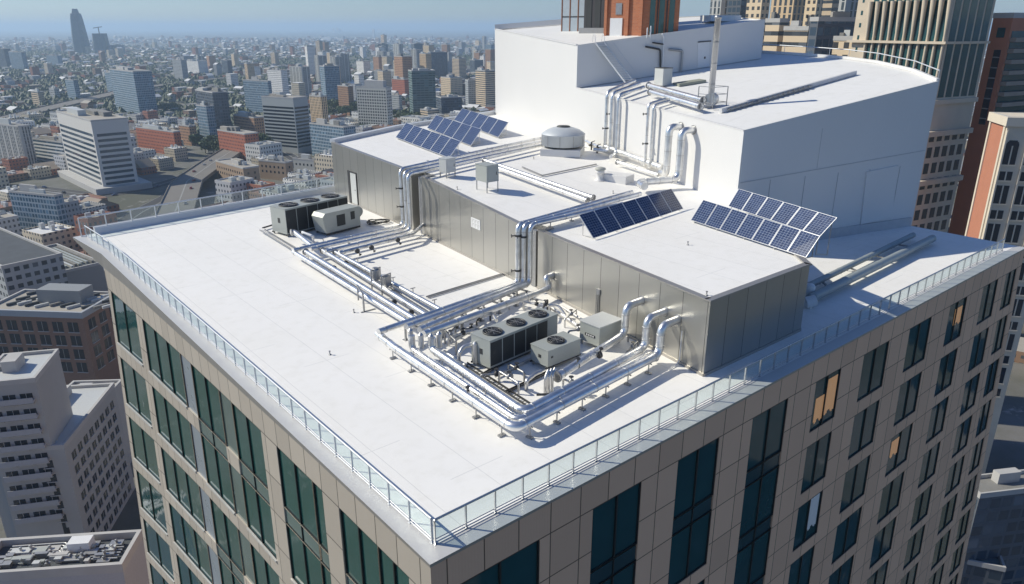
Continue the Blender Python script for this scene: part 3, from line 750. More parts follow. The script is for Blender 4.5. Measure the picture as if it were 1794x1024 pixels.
# long low pipes in the shade between white block and right edge
s = [((1425, 512), (1600, 424), .5, .28), ((1432, 520), (1618, 428), .5, .28)]
pA = Vector((W2[0], W2[1], 0))
for k, (a, b, z_, r_) in enumerate([((1418, 524), (1634, 418), .55, .30), ((1413, 503), (1600, 412), .55, .22)]):
    pipe('long shaded grey pipe between the white block and the right-hand roof edge, %s one' % ['thick near', 'thin far'][k], [Zp(*a, z_), Zp(*b, z_)], r_, .5, plain('grey_painted_pipe', (.34, .38, .38), .5, .2), step=5.)
for k in range(4):
    t = (k+.6)/4.4; a = Zp(1418, 524, .35).lerp(Zp(1634, 418, .35), t); b = Zp(1413, 503, .35).lerp(Zp(1600, 412, .35), t-.03)
    m = MB(); m.bar(a+(a-b)*.3, b, .14, .12); m.bar(Vector((a.x, a.y, 0)), a, .1); m.bar(Vector((b.x, b.y, 0)), b, .1)
    tag(m.build('pipe_rack', M_STEEL, None, Vector((a.x, a.y, 0))), 'grey cross support under the shaded pipe pair, %s from the metal block' % ['first', 'second', 'third', 'fourth'][k], 'pipe support', 'supports of the shaded pipe pair')
a = Zp(1413, 503, .6); m = MB(); c = Zp(1417, 512, .6); m.lathe([(.38, 0), (.42, .1), (.42, .55), (.3, .7), (.05, .76)], (c.x, c.y, .5), 20); m.box(c.x-.12, c.x+.12, c.y-.12, c.y+.12, 0, .5)
tag(m.build('vent_hood', M_WHITE, None, c), 'white round hood catching the sun at the end of the shaded pipes', 'vent')
c = Zp(1424, 528, .5); m = MB(); m.tube([c+Vector((-.5, .3, -.1)), c+Vector((.1, -.1, .05))], .42, 20); m.box(c.x-.4, c.x-.2, c.y-.1, c.y+.3, 0, .4); tag(m.build('pipe_end', M_WHITE, None, c), 'white drum-shaped pipe end lit by the sun beside the metal block corner', 'pipe end')
# ------------------------------------------------------------------ supports
def foot_proto():
    r = empty('pipe_support'); m = MB(); m.box(-.19, .19, -.10, .10, 0, .09); m.build('foot_pad', M_STEEL, r)
    m = MB(); m.box(-.025, .025, -.025, .025, .11, .62); m.build('stem', M_STEEL, r)
    m = MB(); m.box(-.2, .2, -.03, .03, .6, .66); m.build('saddle', M_STEEL, r); return r
fp = foot_proto(); used = [False]
def feet(a, b, n, zt_, what, h0=0., ang=None, zf=lambda p: 0.):
    a = Vector(a); b = Vector(b)
    for k in range(n):
        p = a.lerp(b, (k+.5)/n); o = fp if not used[0] else copy_tree(fp); used[0] = True
        d = (b-a); o.location = (p.x, p.y, zf(p)); o.rotation_euler.z = math.atan2(d.y, d.x)+math.pi/2
        o.scale = (1, 1, max(.3, zt_/.66))
        tag(o, 'small steel foot number %d %s' % (k+1, what), 'pipe support', 'pipe feet '+what)
feet(c1, Zp(672, 594, z1), 6, z1-.22, 'under the outermost near pipe, counted from the roof corner end')
feet(c1, c1b, 6, z1-.22, 'under the pipe beside the right railing, from the corner')
feet(c2, Zp(757, 612, z1), 4, z1-.2, 'under the inner near pipe, counted from the corner')
feet(Zp(*q[0][0], 0), Zp(*q[0][1], 0), 9, zq-.2, 'under the outer long roof pipe, counted from the far end')
feet(Zp(*q[3][0], 0), Zp(*q[3][1], 0), 6, zq-.15, 'under the innermost long roof pipe, counted from the far end')
feet(Zp(*st[1], .0), Vector((23.6, 39.6, 0)), 4, .75, 'under the far pipe bundle, counted from the condenser')
feet(Mp(862, 291, 0), Mp(1030, 352, 0), 6, .34, 'under the plant room pipe pair, from the far end', zf=lambda p: zr(p.y)-.07)
feet(Mp(730, 292), Mp(930, 250), 6, .46, 'under the pipes crossing behind the boxes, counted from the edge', zf=lambda p: zr(p.y)-.07)
feet(Mp(945, 402), Mp(1085, 362), 4, .46, 'under the pipes by the dark panels, from the edge', zf=lambda p: zr(p.y)-.07)
feet(Dp(1139, 164), Dp(1226, 188), 4, .4, 'under the thick deck pipes, counted from the ladder side', zf=lambda p: deckz(p.x, p.y)-.06)
# bridge portal frames
ea, eb = Zp(700, 580, 1.2), Zp(935, 505, .42)
for k in range(7):
    t = (k+.6)/7.2; p = ea.lerp(eb, t); d = (eb-ea).normalized(); nr = Vector((-d.y, d.x, 0)); r_ = empty('bridge_frame', (p.x, p.y, 0))
    for s_ in (-.75, .75):
        m = MB(); q_ = nr*s_; m.bar(q_, q_+Vector((0, 0, p.z)), .12, .12); m.box(q_.x-.16, q_.x+.16, q_.y-.16, q_.y+.16, 0.003, .04); m.build('column', M_STEEL, r_)
    m = MB(); m.bar(nr*-.9+Vector((0, 0, p.z+.04)), nr*.9+Vector((0, 0, p.z+.04)), .12, .1); m.build('cross_beam', M_STEEL, r_)
    tag(r_, 'grey steel frame carrying the raised pipe bridge, number %d from the open roof end' % (k+1), 'pipe support', 'frames of the pipe bridge')
# two control boxes on posts over the long roof pipes
for k, (px, py, w_, h_) in enumerate([(659, 492, .6, .95), (677, 503, .6, .8)]):
    b = Zp(px, py, .75); r_ = empty('valve_actuator', (b.x, b.y, 0))
    m = MB(); m.lathe([(.26, .85), (.3, .9), (.3, 1.65), (.2, 1.75), (.2, 1.8)], (0, 0, 0), 16) if k == 0 else m.box(-.3, .3, -.25, .25, .85, 1.6); m.build('housing', M_STEEL, r_, None, 0.02)
    for s_ in (-.5, .5):
        m = MB(); m.bar((s_, 0, 0), (s_, 0, 1.7), .07); m.build('post', M_STEEL, r_)
    m = MB(); m.bar((-.55, 0, 1.68), (.55, 0, 1.68), .08); m.bar((0, 0, .6), (0, 0, .9), .16); m.build('cross_bar', M_STEEL, r_); r_.rotation_euler.z = .3
    tag(r_, ['round grey actuator drum on posts over the long roof pipes', 'square grey actuator box on posts over the long roof pipes'][k], 'actuator')
b = Zp(638, 547, 0); m = MB(); h1 = 1.35
m.bar((0, 0, 0), (0, 0, h1), .1); m.bar((0, 0, h1), (.6, 1.9, h1), .1); m.bar((.6, 1.9, h1), (.6, 1.9, .2), .08); m.bar((-.25, 0, .03), (.9, 0, .03), .1, .05)
o = m.build('portal_frame', M_STEEL); o.location = b; tag(o, 'tall grey goalpost frame straddling the long roof pipes', 'pipe support')
def clamp_at(lab, p, r_, ax_, mat=M_DSTEEL):
    d = Vector(ax_).normalized(); o = empty('pipe_clamp', p); m = MB(); m.tube([-d*.07, d*.07], r_+.05, 12); m.build('collar', mat, o)
    u = d.cross(Vector((.3, .7, .2))).normalized(); m = MB(); m.bar(u*r_, u*(r_+.28), .07); m.tube([u*(r_+.28)-d*.0, u*(r_+.32)], .13, 10); m.build('handwheel', mat, o)
    tag(o, lab, 'pipe clamp')
for (px, py, z, lab) in [(585, 470, .75, 'on the second long roof pipe just below the control boxes'), (606, 462, .75, 'on the third long roof pipe near the far bundle'), (651, 434, .95, 'hanging on the near pipe of the far bundle'), (697, 421, .95, 'by the foot of the far recess risers'), (626, 440, .95, 'in the middle of the far pipe bundle'),
        (690, 530, .75, 'on the long roof pipes halfway to the bridge'), (720, 548, .75, 'on the long roof pipes just before the bridge'), (820, 690, .9, 'on the outermost near pipe left of the corner'), (1010, 640, .95, 'around the curved pipe beside the small fan unit'), (1050, 622, .9, 'on the curved pipe next to the plain box unit')]:
    p_ = Zp(px, py, z); clamp_at('dark valve clamp '+lab, p_, .17, (1, -.9 if px < 900 else 0, 0) if px > 800 else (0, 1, 0))
for (px, py, lab) in [(907, 413, 'upper one on the left riser beside the notice wall'), (908, 474, 'lower one on the left riser beside the notice wall'), (918, 415, 'on the middle riser beside the notice wall')]:
    b_ = Zp(907 if px < 915 else 917, 497, .62); clamp_at('dark clamp, '+lab, Vector((b_.x, b_.y, Vp(px, py, b_))), .19, (0, 0, 1))
for (px, py, lab) in [(706, 362, 'lower one on the far recess risers'), (706, 330, 'upper one on the far recess risers')]:
    b_ = Zp(706, 395, .95); clamp_at('dark clamp, '+lab, Vector((b_.x, b_.y, Vp(px, py, b_))), .18, (0, 0, 1))
for (px, py, lab) in [(1063, 225, 'on the left riser of the white wall'), (1070, 200, 'on the middle riser of the white wall'), (1134, 200, 'high on the slim pipe pair'), (1133, 252, 'low on the slim pipe pair')]:
    p_ = on_w(px, py, .7 if px < 1100 else .6); clamp_at('small dark clamp '+lab, p_, .17 if px < 1100 else .13, (0, 0, 1))
for (px, py, lab) in [(1036, 262, 'left'), (1046, 268, 'right')]:
    c_ = Mp(px, py); m = MB(); m.tube([(0, 0, 0), (0, 0, .9)], .09, 8); m.tube([(-.3, 0, .55), (.35, .1, .6)], .13, 8); m.tube([(0, 0, .9), (.25, -.3, 1.05)], .05, 6); o = m.build('valve_stand', M_DSTEEL); o.location = (c_.x, c_.y, zr(c_.y)-.07); tag(o, 'dark valve cluster standing behind the vent drum, %s one' % lab, 'valve')
R2 = random.Random(21)
for k, (px, py) in enumerate([(800, 592), (812, 600), (826, 585), (848, 572), (790, 612), (880, 548), (900, 540), (922, 535), (940, 548), (955, 556), (1000, 566), (1012, 600), (905, 660), (870, 668), (892, 680), (1000, 690), (1075, 600), (1108, 618)]):
    c_ = Zp(px, py, 0); o = empty('service_valve', (c_.x, c_.y, 0), R2.uniform(0, 3)); hh = R2.uniform(.35, .95); L_2 = R2.uniform(.4, 1.1)
    m = MB(); m.tube([(-L_2, 0, .02), (-L_2, 0, hh), (L_2, .05, hh), (L_2, .05, .02)], .065, 8, .15); m.build('loop_pipe', R2.choice([M_ALU2, M_STEEL, M_DSTEEL]), o)
    m = MB(); m.lathe([(.06, 0), (.15, .03), (.15, .22), (.05, .26), (.04, .4)], (0, 0, hh-.1), 10); m.build('valve_body', R2.choice([M_DSTEEL, M_STEEL]), o)
    m = MB(); m.lathe([(.14, 0), (.14, .03)], (0, 0, hh+.3), 12); m.build('handwheel', M_DSTEEL, o)
    tag(o, 'small service valve loop number %d among the condensers, counted from the bridge end' % (k+1), 'valve', 'service valves among the condensers')
# low dark cable trays around the condensers
def tray(label, pts, w=.22, z=.12, mat=M_DSTEEL):
    O = Vector(pts[0]); m = MB()
    for a, b in zip(pts, pts[1:]):
        a = Vector(a); b = Vector(b); d = (b-a).normalized(); nr = Vector((-d.y, d.x, 0))*w/2
        m.bar(a+nr+Vector((0, 0, z)), b+nr+Vector((0, 0, z)), .05, .1); m.bar(a-nr+Vector((0, 0, z+.003)), b-nr+Vector((0, 0, z+.003)), .05, .1)
        L = (b-a).length
        for k in range(int(L/.4)): p = a+d*(.2+k*.4); m.bar(p+nr+Vector((0, 0, z-.02)), p-nr+Vector((0, 0, z-.02)), .04, .03)
    o = m.build('cable_tray', mat, None, O); tag(o, label, 'cable tray'); return o
tray('dark cable tray ladder running beside the inner near pipe', [Zp(815, 640, 0), Zp(925, 712, 0)], .3)
tray('dark tray crossing the roof from the near pipes to the small fan unit', [Zp(888, 690, 0), Zp(960, 655, 0)], .16)
tray('dark tray between the three-fan unit and the near pipes', [Zp(845, 660, 0), Zp(880, 640, 0)], .16)
tray('low grey tray crossing the open roof from the long pipes to the steel wall', [Zp(748, 523, 0), Zp(886, 481, 0)], .2, .1, M_STEEL)
tray('pale frame rail beside the far condenser at the edge of the pipes', [Zp(460, 408, 0), Zp(514, 441, 0)], .5, .3, M_STEEL)
tray('short dark rail behind the far condenser', [Zp(461, 404, 0), Zp(487, 396, 0)], .16, .25, M_DSTEEL)
tray('thin dark angle rail on the plant room roof beside the vent drum', [Mp(950, 309, 0), Mp(1045, 289, 0)], .1, .06, M_STEEL)
tray('thin grey rail on the plant room roof joining the pipe pair', [Mp(915, 294, 0), Mp(950, 309, 0)], .08, .06, M_STEEL)
# ------------------------------------------------------------------ condensers
def fan(parent, x, y, z, r, tilt=0):
    m = MB(); m.lathe([(r*1.08, 0), (r*1.08, .1), (r*.98, .1), (r*.98, .015)], (x, y, z), 28, True, False)
    sh = m.build('fan_shroud', M_DSTEEL, parent)
    m = MB(); m.lathe([(r*.97, .012), (.001, .0121)], (x, y, z), 28, False, False); m.build('fan_well', plain('fan_dark', (.008, .008, .008), .8), sh)
    m = MB()
    for k in range(6):
        a = k*math.pi/3+tilt
        p = lambda rr, aa, zz: (x+rr*math.cos(aa), y+rr*math.sin(aa), z+zz)
        m.quadf([p(.12*r, a-.3, .05), p(.92*r, a-.12, .03), p(.92*r, a+.38, .07), p(.12*r, a+.5, .075)])
    m.lathe([(.2*r, .03), (.2*r, .09), (.05*r, .095)], (x, y, z), 12)
    m.build('fan_blades', M_BLACK, sh)
    m = MB()
    for rr in (.3, .55, .8): 
        m.tube([(x+rr*r*math.cos(2*math.pi*k/20), y+rr*r*math.sin(2*math.pi*k/20), z+.105) for k in range(21)], .008, 4, None)
    for k in range(4): a = k*math.pi/4+.2; m.tube([(x-r*math.cos(a), y-r*math.sin(a), z+.112), (x+r*math.cos(a), y+r*math.sin(a), z+.112)], .012, 4)
    m.build('fan_guard', M_STEEL, sh)
def condenser(label, base, yaw, L, W, Hh, fans, fr, coilsL, leg=.22, ends=.12, nc=4, name='condenser_unit', c0=0.):
    "origin at near bottom corner: +x along the length, +y across"
    r = empty(name, base, yaw); tag(r, label, 'air conditioner')
    m = MB(); m.box(0, L, 0, W, leg, leg+Hh); m.build('casing', M_HVAC, r, None, .025)
    m = MB(); m.box(-.03, L+.03, -.03, W+.03, leg+Hh+.002, leg+Hh+.05); m.build('top_pan', M_HVAC, r, None, .012)
    if nc:
        x0 = c0; w = (coilsL-c0)/nc
        for k in range(nc):
            for yf, s in ((-.012, 0), (W+.012, 1)):
                if s and k: continue
                m = MB(); m.box(x0+k*w+.04, x0+(k+1)*w-.04, min(yf, yf+.01 if not s else W-.01), max(yf+.01, W-.01 if s else -1), leg+.12, leg+Hh-.12); m.build('coil_panel', M_COIL, r)
    for k in range(fans):
        fan(r, L*(k+.5)/fans*1. if not isinstance(fans, tuple) else 0, W/2, leg+Hh+.05, fr, k*.4)
    for (a, b) in ((.1, .1), (L-.1, .1), (.1, W-.1), (L-.1, W-.1)):
        m = MB(); m.box(a-.06, a+.06, b-.06, b+.06, .003, leg); m.build('leg', M_STEEL, r)
    m = MB(); m.box(-.1, L+.1, .02, .12, leg-.1, leg-.002); m.box(-.1, L+.1, W-.12, W-.02, leg-.1, leg-.002); m.build('skid', M_DSTEEL, r)
    m = MB(); m.box(.25, .42, -.018, .002, leg+Hh*.5, leg+Hh*.62); m.box(-.018, .002, W*.4, W*.55, leg+Hh*.4, leg+Hh*.6); m.build('switch_box', M_DSTEEL, r)
    return r
def ang(a, b): return math.atan2(b[1]-a[1], b[0]-a[0])
n1 = Zp(859, 652, 0); h1 = 1.75
ta = Zp(860, 605, 2.0); tb = Zp(978, 557, 2.0)
u1 = condenser('grey-green condenser with three black fans on top, at the near end of the pipes', (n1.x, n1.y, 0), ang(ta, tb), (tb-ta).length*1.02, 1.6, 1.72, 3, .56, (tb-ta).length*.86, nc=5)
n2 = Zp(967, 652, 0.0); ta = Zp(967, 630, 1.3); tb = Zp(1024, 607, 1.3)
u2 = condenser('squat grey condenser with a single fan on top, beside the curved pipe', (n2.x-.2, n2.y+.15, 0), ang(ta, tb), 2.75, 1.45, 1.0, 1, .50, 1.8, nc=0, leg=.3)
n3 = Zp(1049, 616, 0)
r = empty('air_handler', (n3.x, n3.y, 0), ang(Zp(1050, 587, 1.6), Zp(1091, 571, 1.6))); tag(r, 'plain pale grey-green box unit without a fan, next to the tall curved pipe', 'air conditioner')
m = MB(); m.box(0, 2.1, 0, 1.65, .3, 1.55); m.build('casing', M_HVAC, r, None, .02)
m = MB(); m.box(-.05, 2.15, -.05, 1.7, 1.552, 1.62); m.build('lid', M_HVACL, r, None, .015)
m = MB(); m.box(-.016, .002, .35, 1.2, .75, .92); m.build('nameplate', M_DSTEEL, r)
m = MB()
for k, ch in enumerate('bars'): m.box(-.02, -.014, .45+k*.18, .56+k*.18, .79, .88)
m.build('plate_lettering', M_WHITE, r)
for (a, b) in ((.1, .1), (2., .1), (.1, 1.55), (2., 1.55)):
    m = MB(); m.box(a-.06, a+.06, b-.06, b+.06, .003, .3); m.build('leg', M_STEEL, r)
n4 = Zp(504, 416, 0); ta = Zp(504, 375, 2.6); tb = Zp(617, 350, 2.6)
u4 = condenser('large grey-green condenser with three black fans, farthest unit near the steel wall door', (n4.x, n4.y, 0), ang(ta, tb), (tb-ta).length*.98, 2.4, 2.45, 3, .85, (tb-ta).length*.98, nc=6, leg=.25)
n5 = Zp(573, 415, 0); ta = Zp(570, 380, 2.3); tb = Zp(631, 366, 2.3); L5 = (tb-ta).length
r = empty('air_handler', (n5.x, n5.y, 0), ang(ta, tb)); tag(r, 'pale grey air handler with slanted end and round blower, before the farthest condenser', 'air conditioner')
m = MB(); W5 = 1.7
m.prism([(0, 0), (L5, 0), (L5, W5), (0, W5)], .3, 2.25); m.build('casing', M_HVAC, r, None, .015)
m = MB(); m.quadf([(0, 0, 2.252), (-.02, W5, 2.252), (-.35, W5, 1.9), (-.35, 0, 1.9)]); m.quadf([(-.35, 0, 1.9), (-.35, W5, 1.9), (-.05, W5, .4), (-.05, 0, .4)]); m.quadf([(0, 0, 2.252), (-.35, 0, 1.9), (-.05, 0, .4), (0, 0, .4)]); m.build('intake_hood', M_HVAC, r)
for x0, x1, z0, z1_ in ((1.3, 2.3, .75, 1.85), (3.0, 3.5, 1.1, 1.9)):
    m = MB(); m.box(x0, x1, -.02, .01, z0, z1_); f_ = m.build('louvre', M_COIL, r)
m = MB(); m.tube([(L5+.02, W5*.5, 1.5), (L5+.5, W5*.5, 1.5), (L5+.75, W5*.5, 1.45)], [.58, .58, .42], 18); m.build('blower_housing', M_HVAC, r)
m = MB(); m.box(0, L5, .05, .15, .1, .298); m.box(0, L5, W5-.15, W5-.05, .1, .298); m.build('skid', M_DSTEEL, r)
# duct from the condenser, loose hose heap
pipe('white-silver duct sloping from the farthest condenser to the pipe bundle', [Zp(510, 408, 1.1), Zp(516, 407, 1.1), Zp(546, 431, .9)], .24, .3, flange=(1, 0), name='round_duct', cat='duct')
pipe('short white bent pipe by the farthest condenser', [Zp(530, 409, .2), Zp(530, 409, 1.3)+Vector((0, 0, .1)), Zp(548, 414, 1.2), Zp(549, 420, .2)], .1, .25, M_WHITE, False)
m = MB(); c = Zp(663, 392, 0); pts = []
for k in range(70):
    a = k*.42; rr = .75+.3*math.sin(k*.9); pts.append((rr*1.2*math.cos(a), rr*math.sin(a), .08+.12*abs(math.sin(k*.55))+.002*k))
m.tube(pts, .04, 6, None); o = m.build('hose_coil', M_BLACK, None); o.location = c; tag(o, 'tangled black hose lying on the roof near the far steel wall', 'hose')
# connections around the near condensers
def sp(label, pts, r_=.09, mat=None, nme='connection_pipe'):
    return pipe(label, pts, r_, .25, mat or M_ALU2, False, nme, 'pipe')
sp('bent white-silver pipe at the near end of the three-fan condenser', [Zp(804, 633, .1), Zp(804, 620, .9), Zp(812, 607, 1.2), Zp(832, 604, 1.2)], .12)
b = Zp(833, 636, .2); m = MB(); m.tube([b, b+Vector((0, 0, 1.25))], .15, 14); m.tube([b+Vector((0, 0, 1.25)), b+Vector((0, 0, 1.4))], [.15, .06], 12); tag(m.build('filter_pot', M_ALU2, None, b), 'upright silver filter cylinder at the near end of the three-fan condenser', 'filter')
sp('bent silver pipe leaving the single-fan condenser towards the near pipes', [Zp(922, 682, .05), Zp(922, 668, .8), Zp(938, 655, .85), Zp(948, 651, .85)], .11)
for k in range(3):
    b = Zp(955+6*k, 690-2*k, .1); sp('short upright silver pipe below the single-fan unit, %s of three' % names[k], [b, b+Vector((0, 0, 1.0)), b+Vector((.35, .15, 1.25))], .085)
sp('low horizontal pipe beneath the small fan unit', [Zp(940, 692, .25), Zp(990, 690, .25)], .07, M_DSTEEL)
sp('bent pipe behind the three-fan condenser on the left', [Zp(838, 560, .1), Zp(838, 556, .9), Zp(862, 549, .9), Zp(870, 562, .9)], .12)
sp('bent pale pipe behind the three-fan condenser on the right', [Zp(963, 545, .1), Zp(963, 535, .9), Zp(978, 535, .9), Zp(990, 552, .4)], .1)
sp('silver pipe lying behind the three-fan condenser towards the box unit', [Zp(968, 540, .3), Zp(1025, 580, .3)], .16)
sp('second silver pipe lying towards the box unit', [Zp(985, 538, .3), Zp(1035, 570, .3)], .1)
sp('thin silver pipe running beside the three-fan condenser base', [Zp(868, 660, .15), Zp(938, 625, .15)], .07, M_ALU2)
sp('rear grey service pipe under the pipe bridge', [Zp(790, 598, .35), Zp(838, 572, .35)], .12)
sp('front grey service pipe under the pipe bridge', [Zp(778, 616, .25), Zp(815, 640, .25)], .1)
b = wpt(1047, 545); m = MB(); 
m.box(b.x-.12, b.x, b.y-.22, b.y+.12, 1.9, 2.3)
for k in (-.15, 0, .12): m.tube([(b.x-.07, b.y+k, .1), (b.x-.07, b.y+k, 1.95)], .03, 8)
tag(m.build('junction_box', M_STEEL, None, (b.x, b.y, 0)), 'small wall box with three thin conduits on the near steel wall', 'junction box')
b = wpt(1195, 600); pipe('thin white drain pipe beside the last wall elbow', [Vector((b.x-.1, b.y, 2.2)), Vector((b.x-.1, b.y, .35)), Vector((b.x-.35, b.y, .08)), Vector((b.x-1.2, b.y-.1, .05))], .03, .15, M_WHITE, False, 'drain_pipe', 'pipe')
# ------------------------------------------------------------------ vent drum and rooftop boxes
c = Mp(982, 273, 0); z0 = zr(c.y)-.07
r = empty('vent_drum', (c.x+1.3, c.y+1.0, z0), RAD(38)); r.scale = (1.25, 1.25, 1.02); tag(r, 'round silver-grey vent drum with domed cap on a square white curb', 'ventilator')
m = MB(); m.box(-1.75, 1.75, -1.75, 1.75, 0, .75); m.build('curb', M_WWALL, r, None, .03)
m = MB(); m.lathe([(1.35, .752), (1.35, .95)], n=32); m.build('neck', M_DSTEEL, r)
m = MB(); m.lathe([(1.75, .95), (1.92, 1.0), (1.92, 2.15), (1.95, 2.17), (1.93, 2.22), (1.45, 2.62), (.9, 2.86), (.55, 2.93)], n=40, caps=False); m.quadf([(1.3*math.cos(k*math.pi/16)*1.34, 1.3*math.sin(k*math.pi/16)*1.34, .951) for k in range(32)][::-1]); m.build('drum', plain('grey_blue_sheet', (.52, .55, .57), .5, .12, .06, 1.), r)
m = MB()
for k in range(10):
    a = k*math.pi/5; m.bar((1.925*math.cos(a), 1.925*math.sin(a), 1.0), (1.925*math.cos(a), 1.925*math.sin(a), 2.15), .03, .03, up=(math.cos(a), math.sin(a), 0))
m.build('drum_seam', M_STEEL, r)
m = MB(); m.lathe([(.6, 2.92), (.6, 3.0), (.5, 3.05), (.001, 3.07)], n=20, caps=False); m.build('cap_opening', M_DSTEEL, r)
c = Mp(1051, 315); r = empty('roof_ventilator', (c.x, c.y, zr(c.y)-.07)); tag(r, 'small white mushroom vent standing alone on the plant room roof', 'vent')
m = MB(); m.lathe([(.55, 0), (.35, .15), (.33, .7), (.42, .72), (.42, .98), (.3, 1.02)], n=18); m.build('stack', M_WWALL, r)
m = MB(); m.lathe([(.5, 1.02), (.55, 1.08), (.5, 1.2), (.2, 1.3), (.01, 1.31)], n=18); m.build('cap', plain('khaki_cap', (.45, .45, .40)), r)
for k, (px, py, lab) in enumerate([(620, 548, 'tiny grey drain stub on the open roof beside the long pipes'), (578, 622, 'tiny drain fitting alone in the middle of the open white roof'), (1205, 428, 'tiny anchor post in the middle of the near plant room roof'), (1238, 516, 'tiny anchor post near the corner of the plant room roof'), (1074, 338, 'tiny valve post beside the roof pipes'), (801, 331, 'tiny pin on the plant room roof below the boxes'), (935, 278, 'short grey post between pipes and vent drum')]):
    up_ = k >= 2; p = Mp(px, py) if up_ else Zp(px, py, 0); m = MB()
    m.lathe([(.16, 0), (.16, .05), (.06, .06), (.06, .35), (.1, .36), (.1, .44)], n=10); o = m.build('roof_anchor', M_STEEL); o.scale = (.6, .6, .6); o.location = (p.x, p.y, (zr(p.y)-.07 if up_ else 0)); tag(o, lab, 'roof fitting')
c = Mp(1095, 322); 
m = MB(); m.box(-1.6, 1.2, -.9, .9, 0, .75); o = m.build('roof_hatch', M_WWALL, None, None, .03); o.location = (c.x+.4, c.y+1.2, zr(c.y)-.07); o.rotation_euler.z = RAD(-75); tag(o, 'low white box curb beneath the open-ended duct', 'roof hatch')
def legbox(label, cpx, base, W_, D_, Hh, leg, yaw, mat, dark=True):
    p = Mp(*base); r = empty('equipment_cabinet', (p.x, p.y, zr(p.y)-.07), yaw); tag(r, label, 'cabinet')
    m = MB(); m.box(0, W_, 0, D_, leg, leg+Hh); m.build('cabinet', mat, r, None, .02)
    m = MB(); m.box(-.04, W_+.04, -.04, D_+.04, leg+Hh+.002, leg+Hh+.05); m.build('lid', mat, r, None, .01)
    m = MB(); m.box(W_*.12, W_*.88, -.02, .003, leg+Hh*.12, leg+Hh*.85); m.build('door', M_HVACL if not dark else M_HVAC, r)
    m = MB(); m.box(W_*.8, W_*.84, -.05, -.015, leg+Hh*.4, leg+Hh*.6); m.build('handle', M_DSTEEL, r)
    for a, b in ((.06, .06), (W_-.06, .06), (.06, D_-.06), (W_-.06, D_-.06)):
        m = MB(); m.bar((a, b, 0), (a, b, leg), .07); m.build('leg', M_STEEL, r)
    return r
legbox('pale grey cabinet on legs set against the roof pipes', 0, (782, 312), 1.25, .95, 1.3, .5, RAD(8), M_HVACL, False)
legbox('larger grey cabinet raised on legs, in front of the pipe pair', 0, (853, 338), 1.35, 1.6, 1.45, .95, RAD(0), M_HVAC)
# ------------------------------------------------------------------ solar arrays
def solar(label, BL, BR, TL, TR, n, zf, legs=True):
    "BL..TR: corner points of the tilted array"
    BL, BR, TL, TR = map(Vector, (BL, BR, TL, TR)); O = Vector((BL.x, BL.y, zf(BL)))
    r = empty('solar_array', O); tag(r, label, 'solar panel')
    nrm = (BR-BL).cross(TL-BL).normalized()
    if nrm.z < 0: nrm = -nrm
    P = lambda u, v, d=0: BL+(BR-BL)*u*(1-v)+((TL-BL)*v)+(TR-TL)*u*v+nrm*d-O
    for k in range(n):
        u0, u1 = k/n+.012/n, (k+1)/n-.012/n; e = .020/n*1.2; ev = .012
        m = MB()
        for (a, b, c, d) in ((u0, u1, 0, ev), (u0, u1, 1-ev, 1), (u0, u0+e, ev, 1-ev), (u1-e, u1, ev, 1-ev)):
            q_ = [P(a, c, .02), P(b, c, .02), P(b, d, .02), P(a, d, .02)]; w_ = [P(a, c, -.04), P(b, c, -.04), P(b, d, -.04), P(a, d, -.04)]
            m.quadf(q_); m.quadf(w_[::-1])
            for i in range(4): j = (i+1) % 4; m.quadf([w_[i], w_[j], q_[j], q_[i]])
        fr = m.build('solar_module', M_PVF, r)
        m = MB(); m.quadf([P(u0+e, ev, .01), P(u1-e, ev, .01), P(u1-e, 1-ev, .01), P(u0+e, 1-ev, .01)], uv=[(0, 0), (1, 0), (1, 1), (0, 1)]); m.quadf([P(u0+e, ev, -.02), P(u0+e, 1-ev, -.02), P(u1-e, 1-ev, -.02), P(u1-e, ev, -.02)], uv=[(0, 0)]*4)
        m.build('cells', M_PV, fr)
    for k in range(n//2+2):
        u = min(.97, max(.03, k/(n//2+1))); t = P(u, .88, -.05); b = P(u, .06, -.05); m = MB()
        zt = zf(t+O)-O.z; zb2 = zf(b+O)-O.z
        m.bar((t.x, t.y, zt), t, .05); m.bar((b.x, b.y, zb2), b, .05); m.bar(t, b, .05); m.bar((t.x, t.y, zt+.03), (b.x, b.y, zb2+.03), .05); m.build('mounting_leg', M_ALU2, r)
    return r
zrf = lambda p: zr(p[1])-.07
def arr(label, BLp, BRp, TLp, TRp, n, hb=.12, ht=1.5, h2=None):
    return solar(label, Mp(*BLp, hb), Mp(*BRp, hb), Mp(*TLp, ht), Mp(*TRp, ht if h2 is None else h2), n, zrf)
arr('dark blue row of seven panels facing away from the sun, beside the near roof pipes', (1039, 418), (1197, 366), (1014, 377), (1176, 331), 7, .1, 1.55)
arr('front row of solar panels at the right edge of the plant room roof', (1210, 386), (1412.5, 452), (1232, 350.5), (1437.4, 414.6), 7, .12, 1.45)
arr('rear row of solar panels at the right edge, nearest the tall white wall', (1275.7, 361.5), (1437.4, 414.6), (1294, 331), (1467.3, 382), 6, 1.3, 2.6)
arr('nearest row of the left-hand solar group, six panels', (693, 241), (787, 277), (711.6, 215.5), (807.7, 248), 6, .12, 1.5)
arr('middle row of the left-hand solar group, five panels', (748, 224.5), (825, 255.5), (764, 202), (844, 227), 5, .12, 1.5)
arr('farthest row of the left-hand solar group, five panels by the white wall', (795, 210.5), (873, 241), (810, 190), (891, 214.7), 5, .12, 1.5)
